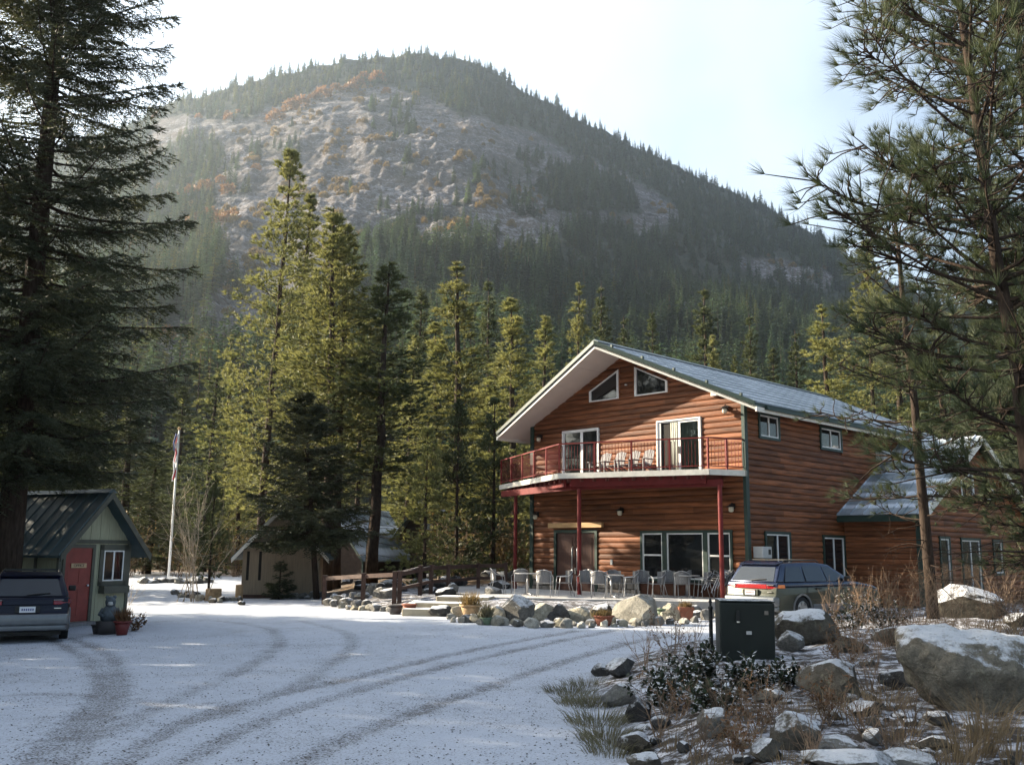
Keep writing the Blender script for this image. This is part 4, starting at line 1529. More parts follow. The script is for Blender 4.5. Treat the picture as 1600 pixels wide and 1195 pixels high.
    ac = MB().box(0.22, 0.80, 0.06, 0.42, 1.74, 2.12, fn=smap).build('heat_pump', M['acunit'], root, bevel=0.02)
    MB().box(0.58, 0.73, 0.42, 0.43, 1.86, 2.03, fn=smap).build('grille', M['black'], ac)
    MB().box(9.6, 10.25, 0.06, 0.42, 5.62, 6.1, fn=smap).build('air_conditioner', M['acunit'], root, bevel=0.02)
    # ---------------------------------------------------------------- roof
    VA, VL, VR = -1.8, -1.1, -0.25
    UL, UR = -1.0, HW + 0.62
    TK = 0.20

    def zl(u):
        return ZE + u * sl_l if u < UA else ZE + (HW - u) * sl_r
    roof = MB()
    left = [(UL, VL), (UA, VA), (UA, HL + .6), (UL, HL + .6)]
    right = [(UA, VA), (UR, VR), (UR, HL + .6), (UA, HL + .6)]
    for poly in (left, right):
        roof.add([(u, v, zl(u) + q) for q in (0.035, TK) for u, v in poly], [(3, 2, 1, 0), (4, 5, 6, 7), (0, 1, 5, 4), (1, 2, 6, 5), (2, 3, 7, 6), (3, 0, 4, 7)])
    roof = roof.build('roof', M['roof_green'], root)
    # soffit boards under the front overhang and eaves
    def soffit(poly, nm='soffit_panel'):
        MB().add([(u, v, zl(u) + q) for q in (0.0, 0.03) for u, v in poly], [(3, 2, 1, 0), (4, 5, 6, 7), (0, 1, 5, 4), (1, 2, 6, 5), (2, 3, 7, 6), (3, 0, 4, 7)]).build(nm, M['soffit'], roof)
    k = 5
    for i in range(k):
        a, b = UL + (UA - UL) * i / k, UL + (UA - UL) * (i + 1) / k
        fa, fb = VL + (VA - VL) * i / k, VL + (VA - VL) * (i + 1) / k
        soffit([(a + .004, fa), (b - .004, fb), (b - .004, 0.05), (a + .004, 0.05)])
        a, b = UA + (UR - UA) * i / k, UA + (UR - UA) * (i + 1) / k
        fa, fb = VA + (VR - VA) * i / k, VA + (VR - VA) * (i + 1) / k
        soffit([(a + .004, fa), (b - .004, fb), (b - .004, 0.05), (a + .004, 0.05)])
    soffit([(UL, 0.06), (0.0, 0.06), (0.0, HL), (UL, HL)])
    soffit([(HW, 0.06), (UR, 0.06), (UR, HL), (HW, HL)])
    # fascia boards and green rake trim
    for (a, fa, b, fb) in ((UL, VL, UA, VA), (UA, VA, UR, VR)):
        za, zb = zl(a), zl(b)
        MB().hexa([(a, fa, za - .05), (b, fb, zb - .05), (b, fb + .05, zb - .05), (a, fa + .05, za - .05), (a, fa, za + .12), (b, fb, zb + .12), (b, fb + .05, zb + .12), (a, fa + .05, za + .12)]).build('fascia_board', M['fascia'], roof)
        MB().hexa([(a, fa - .06, za + .10), (b, fb - .06, zb + .10), (b, fb + .08, zb + .21), (a, fa + .08, za + .21), (a, fa - .06, za + .24), (b, fb - .06, zb + .24), (b, fb + .08, zb + .25), (a, fa + .08, za + .25)]).build('rake_trim', M['green_trim'], roof)
    MB().box(UR - 0.02, UR + 0.04, VR, HL + .6, zl(UR) - 0.10, zl(UR) + 0.06).build('eave_fascia', M['fascia'], roof)
    MB().box(UL - 0.04, UL + 0.02, VL, HL + .6, zl(UL) - 0.10, zl(UL) + 0.06).build('eave_fascia', M['fascia'], roof)
    g = MB().box(UR + 0.04, UR + 0.15, VR + 0.5, HL + .6, zl(UR) + 0.0, zl(UR) + 0.13).build('gutter', M['green_trim'], roof)
    # metal panels with ribs
    W_ = 0.62
    v = VA
    while v < HL + 0.6:
        for (u0, u1, vf) in ((UA, UR, lambda u: VA + (VR - VA) * (u - UA) / (UR - UA)), (UA, UL, lambda u: VA + (VL - VA) * (u - UA) / (UL - UA))):
            # clip the strip v..v+W by the raking front
            pts = []
            N = 14
            us = [u0 + (u1 + (0.05 if u1 > u0 else -0.05) - u0) * i / N for i in range(N + 1)]
            lo = [(u, max(v, vf(u))) for u in us if vf(u) < v + W_ - 0.02]
            if len(lo) < 2:
                continue
            hi = [(u, v + W_ - 0.002) for u, _ in lo]
            vs, fs = [], []
            n = len(lo)
            for (a, b) in ((lo, 0.0), (hi, 0.0), (lo, 0.03), (hi, 0.03)):
                for u, vv in a:
                    vs.append((u, vv, zl(u) + TK + 0.002 + b))
            for i in range(n - 1):
                fs += [(2 * n + i, 2 * n + i + 1, 3 * n + i + 1, 3 * n + i), (i, 2 * n + i, 2 * n + i + 1, i + 1), (n + i, n + i + 1, 3 * n + i + 1, 3 * n + i)]
            fs += [(0, n, 3 * n, 2 * n), (n - 1, 2 * n - 1, 4 * n - 1, 3 * n - 1)]
            mb = MB().add(vs, fs)
            for rv in (0.0,):
                q = [(u, v + rv) for u in us if vf(u) < v + rv]
                if len(q) > 1:
                    (ua, va), (ub, vb) = q[0], q[-1]
                    mb.hexa([(ua, va, zl(ua) + TK + .03), (ub, va, zl(ub) + TK + .03), (ub, va + .045, zl(ub) + TK + .03), (ua, va + .045, zl(ua) + TK + .03), (ua, va + .008, zl(ua) + TK + .046), (ub, va + .008, zl(ub) + TK + .046), (ub, va + .037, zl(ub) + TK + .046), (ua, va + .037, zl(ua) + TK + .046)])
            mb.build('roof_panel', M['roof_frost'], roof)
        v += W_
    MB().prism([(UA - .22, VA - .02, ZA + TK - .03), (UA, VA - .02, ZA + TK + .10), (UA + .22, VA - .02, ZA + TK - .03), (UA, VA - .02, ZA + TK + .0)], (0, HL + 2.4, 0)).build('ridge_cap', M['roof_green'], roof)
    # ---------------------------------------------------------------- balcony
    pts = [(-2.1, 0.15), (4.18, -2.99), (9.35, -1.30), (9.95, -0.02)]
    z1 = DECK_Z
    deck = MB()
    poly = pts + [(9.9, 0.0), (0.0, 0.0), (-0.3, 1.4), (-2.1, 1.4)]
    deck.prism([(u, v, z1 - 0.06) for u, v in poly], (0, 0, 0.05))
    deck = deck.build('balcony', M['deck_under'], root, label='wide angled balcony with red metal railing')
    for (p, q) in zip(pts[:-1], pts[1:]):
        MB().beam((p[0], p[1], z1 - 0.08), (q[0], q[1], z1 - 0.08), 0.07, 0.19).build('deck_edge', M['deck_edge'], deck)
        d = (np.array(q) - p) / np.linalg.norm(np.array(q) - p)
        nn = np.array([-d[1], d[0]]) * 0.32
        if p[0] < 9:
            MB().beam((p[0] + nn[0] + d[0] * .3, p[1] + nn[1] + d[1] * .3, z1 - 0.30), (q[0] + nn[0] - d[0] * .2, q[1] + nn[1] - d[1] * .2, z1 - 0.30), 0.09, 0.28).build('rim_beam', M['red'], deck)
    MB().beam((-1.2, -0.55, z1 - 0.42), (4.3, -2.35, z1 - 0.42), 0.14, 0.24).build('support_beam', M['red'], deck)
    MB().beam((4.3, -2.35, z1 - 0.42), (9.5, -0.75, z1 - 0.42), 0.14, 0.24).build('support_beam', M['red'], deck)
    for i in range(24):
        u = -1.6 + i * 0.46
        vf = np.interp(u, [p[0] for p in pts], [p[1] for p in pts]) + 0.16
        v1 = -0.06 if u > 0 else 1.3
        if vf < v1 - 0.3:
            MB().box(u, u + 0.05, vf, v1, z1 - 0.28, z1 - 0.065).build('joist', M['deck_under'], deck)
    bal = MB().box(-0.0065, 0.0065, -0.0065, 0.0065, 0, 0.84).mesh('baluster', M['red'])
    post = MB().box(-0.028, 0.028, -0.028, 0.028, 0, 1.04).mesh('rail_post', M['red'])
    for si, (p, q) in enumerate(zip(pts[:-1], pts[1:])):
        p, q = np.array(p), np.array(q)
        L = np.linalg.norm(q - p)
        d = (q - p) / L
        inn = np.array([-d[1], d[0]]) * 0.05
        a, b = p + inn, q + inn
        MB().beam((*a, z1 + 1.06), (*b, z1 + 1.06), 0.06, 0.045).build('top_rail', M['red'], deck)
        MB().beam((*a, z1 + 0.13), (*b, z1 + 0.13), 0.035, 0.03).build('bottom_rail', M['red'], deck)
        np_ = (5, 4, 2)[si]
        for i in range(np_ + (1 if si == 2 else 0)):
            w = a + (b - a) * i / np_
            link('rail_post', post, deck, (*w, z1), math.atan2(d[1], d[0]))
        nb = int(L / 0.118)
        for i in range(1, nb):
            w = a + (b - a) * i / nb
            link('baluster', bal, deck, (*w, z1 + 0.14), math.atan2(d[1], d[0]))
    a = np.array(pts[0])
    # posts under the balcony
    for (x, y) in ((0.2, 39.3), (2.42, 34.45), (6.85, 31.85)):
        P = np.array([x, y]) - HLC
        u, v = P @ HD, P @ HN
        zb = 0.40 if y > 32 else 0.25
        c = MB().lathe([(0.075, zb), (0.075, DECK_Z - 0.5)], 12, (u, v, 0))
        c.box(u - .14, u + .14, v - .14, v + .14, zb - 0.05, zb + 0.02)
        c.build('support_post', M['red'], root)
    # knee plates in the shade at the right post
    # wall lanterns
    for (u, z) in ((0.52, 6.45), (9.3, 6.78), (0.35, 3.35), (4.68, 3.42), (9.45, 3.45)):
        z -= 0.12
        c = MB()
        c.box(u - .05, u + .05, 0.05, 0.09, z + .02, z + .2, fn=fmap)
        c.tube([fmap(u, .08, z + .17), fmap(u, .17, z + .22), fmap(u, .22, z + .16)], 0.015, 5)
        c.lathe([(0.17, z + 0.08), (0.10, z + 0.13), (0.03, z + 0.17)], 8, (u, -0.22, 0))
        c = c.build('wall_lantern', M['black'], root)
        MB().lathe([(0.045, z - 0.09), (0.085, z - 0.05), (0.085, z + 0.075), (0.05, z + 0.08)], 8, (u, -0.22, 0)).build('lamp_glass', M['lamp_glass'], c)
    MB().box(8.72, 8.95, 0.05, 0.17, 7.24, 7.36, fn=fmap).build('flood_light', M['white'], root)
    MB().lathe([(0.05, 0), (0.05, 0.04)], 10, (4.92, -0.08, 8.06)).build('vent_cap', M['white'], root)
    # snow guard feet on the rake: small clips along the right rake trim
    for i in range(5):
        f = (i + 0.6) / 5
        u = UA + (UR - UA) * f
        MB().box(u - .04, u + .04, VA + (VR - VA) * f - 0.06, VA + (VR - VA) * f + 0.03, zl(u) + .24, zl(u) + .33).build('snow_clip', M['green_trim'], roof)
    # ---------------------------------------------------------------- wing with its own gable
    WV0, WV1, WU = 6.7, 17.7, 12.8
    WE, WS = 3.45, 0.545
    VM = (WV0 + WV1) / 2
    WA = WE + (VM - WV0) * WS
    core = MB().prism([(WU, WV0, 0.1), (WU, WV1, 0.1), (WU, WV1, WE), (WU, VM, WA), (WU, WV0, WE)], (-(WU - HW - 0.1), 0, 0))
    core.build('wing_core', M['core'], root)
    gm = lambda v, o, z: (WU + o, v, z)
    wm = lambda u, o, z: (u, WV0 - o, z)
    g_ops = [(10.55, 11.95, 4.1, 5.2), (12.75, 14.2, 4.1, 5.0), (8.3, 9.1, 0.3, 2.5), (10.3, 12.1, 0.3, 2.48), (13.6, 14.5, 1.2, 2.46)]
    log_courses(root, gm, lambda z: (WV0, WV1) if z < WE else (WV0 + (z - WE) / WS, WV1 - (z - WE) / WS), 0.1, WA - 0.05, [(a - .08, b + .08, c - .08, d + .08) for a, b, c, d in g_ops], 0.205, rng, M['log_side'])
    log_courses(root, wm, lambda z: (HW + 0.05, WU), 0.1, WE, [], 0.205, rng, M['log'])
    poly_window(root, [(10.6, 4.13), (11.9, 4.13), (11.9, 5.2), (10.6, 4.75)], gm)
    poly_window(root, [(12.8, 4.15), (14.15, 4.15), (14.15, 4.5), (12.8, 4.95)], gm)
    add_window(root, gm, 8.3, 9.1, 0.3, 2.5)
    add_window(root, gm, 10.3, 12.1, 0.3, 2.48, mull=(11.2,))
    add_window(root, gm, 13.6, 14.5, 1.2, 2.46)
    MB().box(WU - .12, WU + .07, WV0 - .085, WV0 + .1, 0.1, WE - .02).build('corner_board', M['green_trim'], root)
    OV = 0.5
    ed = 0.4

    def zw(v):
        return WE + (v - WV0) * WS if v < VM else WE + (WV1 - v) * WS
    wr = MB()
    for (va, vb) in ((WV0 - OV, VM), (VM, WV1 + OV)):
        p = [(HW - 4.0 if False else HW + 0.0, va), (WU + ed, va), (WU + ed, vb), (HW + 0.0, vb)]
        wr.add([(u, v, zw(v) + q) for q in (0.0, 0.16) for u, v in p], [(3, 2, 1, 0), (4, 5, 6, 7), (0, 1, 5, 4), (1, 2, 6, 5), (2, 3, 7, 6), (3, 0, 4, 7)])
    wr = wr.build('wing_roof', M['roof_green'], root)
    u = HW + 0.02
    while u < WU + ed - 0.05:
        u2 = min(u + 0.5, WU + ed)
        for (va, vb) in ((WV0 - OV - .04, VM), (WV1 + OV + .04, VM)):
            mb = MB().hexa([(u, va, zw(va) + .165), (u2 - .006, va, zw(va) + .165), (u2 - .006, vb, zw(vb) + .165), (u, vb, zw(vb) + .165), (u, va, zw(va) + .19), (u2 - .006, va, zw(va) + .19), (u2 - .006, vb, zw(vb) + .19), (u, vb, zw(vb) + .19)])
            mb.hexa([(u, va, zw(va) + .19), (u + .05, va, zw(va) + .19), (u + .05, vb, zw(vb) + .19), (u, vb, zw(vb) + .19), (u + .01, va, zw(va) + .235), (u + .04, va, zw(va) + .235), (u + .04, vb, zw(vb) + .235), (u + .01, vb, zw(vb) + .235)])
            mb.build('roof_panel', M['roof_frost_wing'], wr)
        u = u2
    for (va, vb) in ((WV0 - OV, VM), (WV1 + OV, VM)):
        MB().hexa([(WU + ed - .02, va, zw(va) - .1), (WU + ed + .05, va, zw(va) - .1), (WU + ed + .05, vb, zw(vb) - .1), (WU + ed - .02, vb, zw(vb) - .1), (WU + ed - .02, va, zw(va) + .17), (WU + ed + .05, va, zw(va) + .17), (WU + ed + .05, vb, zw(vb) + .17), (WU + ed - .02, vb, zw(vb) + .17)]).build('fascia_board', M['fascia'], wr)
    MB().box(HW, WU + ed, WV0 - OV - .05, WV0 - OV + .02, zw(WV0 - OV) - .1, zw(WV0 - OV) + .1).build('eave_fascia', M['green_trim'], wr)
    return root


build_lodge()
# patio slab in front of the lodge
_pat = [hw(-4.6, 0.1)[:2], hw(-2.2, -2.6)[:2], hw(1.0, -5.2)[:2], hw(4.2, -6.3)[:2], hw(7.6, -4.2)[:2], hw(10.2, -2.6)[:2], hw(10.3, 0.0)[:2], hw(0.0, 0.0)[:2]]
MB().prism([(x, y, PATIO_Z - 0.25) for x, y in _pat], (0, 0, 0.25)).build('patio', M['concrete'], kind='structure')

# ================================================================== HUT, SHED, CABINS
def gable_house(name, label, px, py0, d, ang, w, ln, ze, za, wall, roofm, ov=(0.5, 0.35), zb=None, cat='cabin', trim='olive_trim', board=0.0, rake=None):
    """front left corner stands at picture column px and distance d; local x along the gable front, y into depth"""
    b = at_y(px, 860, d)
    z0 = gz(b[0], b[1]) if zb is None else zb
    root = thing(name, label, cat, (b[0], b[1], z0), ang)
    m = MB().prism([(0, 0, 0), (w, 0, 0), (w, 0, ze), (w / 2, 0, za), (0, 0, ze)], (0, ln, 0))
    m.build('wall', M[wall], root)
    if board:
        x = board / 2
        while x < w - 0.02:
            zt = ze + (za - ze) * (1 - abs(x - w / 2) / (w / 2)) - 0.03
            MB().box(x - board / 2 + .006, x + board / 2 - .006, -0.014, 0.0, 0.06, zt).build('board', M[wall], root)
            x += board
    sl = (za - ze) / (w / 2)

    def zr(x):
        return za - abs(x - w / 2) * sl
    rf = MB()
    for s in (-1, 1):
        xe = w / 2 + s * (w / 2 + ov[1])
        A = [(xe, -ov[0]), (w / 2, -ov[0]), (w / 2, ln + ov[0]), (xe, ln + ov[0])]
        rf.add([(x, y, zr(x) + q) for q in (0.005, 0.10) for x, y in A], [(3, 2, 1, 0), (4, 5, 6, 7), (0, 1, 5, 4), (1, 2, 6, 5), (2, 3, 7, 6), (3, 0, 4, 7)])
    rf = rf.build('roof', M[roofm], root)
    y = -ov[0]
    while y < ln + ov[0] - 0.05:
        y2 = min(y + 0.42, ln + ov[0])
        for s in (-1, 1):
            xe = w / 2 + s * (w / 2 + ov[1] + .04)
            a, c = (w / 2, xe)
            mb = MB().hexa([(a, y, zr(a) + .102), (c, y, zr(c) + .102), (c, y2 - .005, zr(c) + .102), (a, y2 - .005, zr(a) + .102), (a, y, zr(a) + .118), (c, y, zr(c) + .118), (c, y2 - .005, zr(c) + .118), (a, y2 - .005, zr(a) + .118)])
            mb.hexa([(a, y, zr(a) + .118), (c, y, zr(c) + .118), (c, y + .045, zr(c) + .118), (a, y + .045, zr(a) + .118), (a, y + .01, zr(a) + .155), (c, y + .01, zr(c) + .155), (c, y + .035, zr(c) + .155), (a, y + .035, zr(a) + .155)])
            mb.build('roof_panel', M[roofm], rf)
        y = y2
    for s in (-1, 1):
        xe = w / 2 + s * (w / 2 + ov[1])
        MB().hexa([(xe, -ov[0] - .03, zr(xe) - .09), (w / 2, -ov[0] - .03, za - .09), (w / 2, -ov[0] + .01, za - .09), (xe, -ov[0] + .01, zr(xe) - .09), (xe, -ov[0] - .03, zr(xe) + .11), (w / 2, -ov[0] - .03, za + .11), (w / 2, -ov[0] + .01, za + .11), (xe, -ov[0] + .01, zr(xe) + .11)]).build('rake_board', M[rake or trim], rf)
    MB().prism([(w / 2 - .16, -ov[0] - .02, za + .07), (w / 2, -ov[0] - .02, za + .18), (w / 2 + .16, -ov[0] - .02, za + .07)], (0, ln + 2 * ov[0] + .04, 0)).build('ridge_cap', M[roofm], rf)
    for x in (0.0, w):
        MB().box(x - .05, x + .05, -0.03, 0.06, 0, zr(x) - .02).build('corner_board', M[trim], root)
    return root


def text_mesh(txt, size, extrude=0.003):
    c = bpy.data.curves.new('lettering', 'FONT')
    c.body, c.size, c.align_x, c.align_y, c.extrude = txt, size, 'CENTER', 'CENTER', extrude
    return c


def build_hut():
    ang = R(62)
    W_, Z1, ZA_ = 2.25, 2.2, 3.5
    root = gable_house('hut', 'small pale green office hut with red door and dark green metal roof', 95, 0, 26.3, ang, W_, 4.6, Z1, ZA_, 'cream_wall', 'roof_dark', (0.48, 0.36), None, 'hut', 'olive_trim', 0.3)
    F = lambda a, o, z: (a, -o, z)
    MB().box(0.02, W_ - .02, 0.014, 0.05, 2.18, 2.28, fn=F).build('trim_board', M['olive_trim'], root)
    d = MB()
    for q in ((0.06, 0.14, 0.08, 2.05), (0.98, 1.07, 0.08, 2.05), (0.06, 1.07, 2.05, 2.15)):
        d.box(q[0], q[1], 0.01, 0.06, q[2], q[3], fn=F)
    d = d.build('door_frame', M['olive_trim'], root)
    lf = MB().box(0.14, 0.98, -0.02, 0.03, 0.1, 2.05, fn=F)
    for z0, z1 in ((0.25, 0.95), (1.1, 1.45)):
        for a, b in ((0.24, 0.52), (0.60, 0.88)):
            lf.box(a, b, 0.03, 0.038, z0, z1, fn=F)
    lf = lf.build('door', M['red_door'], d)
    MB().lathe([(0.035, 0), (0.04, 0.02), (0.03, 0.05)], 8).build('door_knob', M['chrome'], d, loc=(0.9, -0.05, 1.02))
    sg = MB().box(0.32, 0.80, 0.045, 0.065, 1.52, 1.64, fn=F).build('sign_board', M['sign'], root)
    c = text_mesh('OFFICE', 0.105)
    c.materials.append(M['brown_wood'])
    tmp = bpy.data.objects.new('lettering_curve', c)
    COL.objects.link(tmp)
    me = bpy.data.meshes.new_from_object(tmp.evaluated_get(bpy.context.evaluated_depsgraph_get()))
    bpy.data.objects.remove(tmp)
    t = link('lettering', me, sg, (0.56, -0.068, 1.58), props=dict(kind='stuff'))
    t.rotation_euler = (R(90), 0, 0)
    MB().box(0.05, 1.1, 0.0, 0.5, -0.05, 0.09, fn=F).build('door_step', M['grey_wood'], root)
    # window with wide grey surround, planter box
    s = MB()
    for q in ((1.24, 1.36, 1.02, 2.15), (2.06, 2.2, 1.02, 2.15), (1.24, 2.2, 2.0, 2.15), (1.24, 2.2, 1.02, 1.14)):
        s.box(q[0], q[1], 0.012, 0.05, q[2], q[3], fn=F)
    s.build('window_surround', M['olive_trim'], root)
    add_window(root, F, 1.37, 2.05, 1.15, 1.99, mull=(1.71,), casing=None, fr=0.035, po=0.02)
    MB().box(1.28, 2.14, 0.03, 0.26, 0.82, 1.02, fn=F).build('planter_box', M['olive_trim'], root)
    # side: dark window with light bar
    sd = lambda a, o, z: (-o, a, z)
    add_window(root, sd, 1.6, 2.5, 1.0, 1.95, mull=(2.05,), trim=0.08, casing='olive_trim', po=0.01)
    MB().box(0.9, 1.0, 0.012, 0.04, 0.05, 2.1, fn=sd).build('trim_board', M['olive_trim'], root)
    return root


build_hut()


def build_shed():
    root = gable_house('shed', 'tan board walled shed with pale rake boards under the tall pines', 382, 0, 41.5, R(8), 3.1, 3.6, 2.05, 3.75, 'tan_wall', 'roof_dark', (0.5, 0.45), None, 'shed', 'tan_wall', 0.31, 'fascia')
    F = lambda a, o, z: (a, -o, z)
    for x in (0.12, 0.62):
        MB().box(x, x + .11, 0.016, 0.03, 0.75, 1.95, fn=F).build('vent_slot', M['interior'], root)
    MB().box(-0.03, 3.13, -0.02, 0.05, -0.05, 0.16, fn=F).build('sill_board', M['brown_wood'], root)


build_shed()
gable_house('cabin', 'brown cabin with steep frosted roof seen between the paired pine trunks', 486, 0, 64, R(-32), 4.4, 4.4, 1.8, 4.3, 'cabin_brown', 'roof_cabin', (0.7, 0.6), None, 'cabin', 'green_trim')
gable_house('cabin', 'brown cabin with green trimmed frosted gable near the middle of the ramp', 606, 0, 66, R(-24), 4.4, 4.0, 1.7, 4.5, 'cabin_brown', 'roof_cabin', (0.6, 0.5), None, 'cabin', 'green_trim')
gable_house('cabin', 'low brown cabin half hidden by brush left of the lodge', 668, 0, 63, R(28), 4.2, 4.0, 1.5, 3.9, 'cabin_brown', 'cabin_brown', (0.6, 0.5), None, 'cabin', 'cabin_brown')


# ================================================================== ROCKS
def rock_mesh(seed, sub=3, flat=0.75, cuts=14, amp=0.24):
    rng = np.random.default_rng(seed)
    bm = bmesh.new()
    bmesh.ops.create_icosphere(bm, subdivisions=sub, radius=1.0)
    off = Vector(rng.uniform(-50, 50, 3))
    pl = [(unit(rng.normal(size=3)), rng.uniform(0.50, 0.84)) for _ in range(cuts)]
    for v in bm.verts:
        d = v.co.copy()
        r = 1 + amp * (noise.noise(d * 1.3 + off) + 0.5 * noise.noise(d * 2.9 + off))
        p = np.array(d) * r
        for n, h in pl:
            k = p @ n - h
            if k > 0:
                p = p - n * k * 0.97
        p = p * (1 + 0.04 * noise.noise(Vector(p) * 5 + off) + 0.022 * noise.noise(Vector(p) * 13 + off))
        v.co = p
    co = np.array([v.co for v in bm.verts])
    lo, hi = co.min(0), co.max(0)
    for v in bm.verts:                     # unit box: x,y in -0.5..0.5, z 0..1
        v.co = [(v.co[0] - (lo[0] + hi[0]) / 2) / (hi[0] - lo[0]), (v.co[1] - (lo[1] + hi[1]) / 2) / (hi[1] - lo[1]), (v.co[2] - lo[2]) / (hi[2] - lo[2])]
    me = bpy.data.meshes.new('rock')
    bm.to_mesh(me)
    bm.free()
    me.polygons.foreach_set('use_smooth', [True] * len(me.polygons))
    try:
        me.set_sharp_from_angle(angle=R(24))
    except Exception:
        pass
    return me


from mathutils import noise
ROCKS = {}
for _k in range(5):
    ROCKS['big', _k] = rock_mesh(200 + _k, 4)
for _k in range(6):
    ROCKS['small', _k] = rock_mesh(300 + _k, 2, cuts=11)
_rockm = {}


def rock(kind, k, material, loc, size, rot=0, name='boulder', label=None, cat='rock', group=None, tilt=(0, 0)):
    key = (kind, k, material)
    if key not in _rockm:
        me = ROCKS[kind, k].copy()
        me.materials.append(M[material])
        _rockm[key] = me
    o = link(name, _rockm[key], None, loc, 0, dict(label=label, category=cat, group=group))
    o.rotation_euler = (tilt[0], tilt[1], rot)
    o.scale = size
    return o


def rock_px(px, pyb, wpx, hpx, label, k=0, material='rock', deep=0.8, rot=None, group=None, sink=0.12, name='boulder', tilt=(0, 0), kind='big'):
    """boulder whose foot shows at (px, pyb) and that spans wpx by hpx in the photograph"""
    p = ground_at(px, pyb)
    d = p.y * math.cos(PITCH) + (p.z - CAMZ) * math.sin(PITCH)
    w, h = wpx / FPX * d, hpx / FPX * d * 0.86
    off = w * deep * 0.35
    v = Vector((p.x, p.y, 0)).normalized() * off
    return rock(kind, k, material, (p.x + v.x, p.y + v.y, gz(p.x + v.x, p.y + v.y) * 0.3 + p.z * 0.7 - h * sink), (w, w * deep, h * (1 + sink)), rot if rot is not None else (px * 0.37) % 0.6 - 0.3, name, label, 'rock', group, tilt)


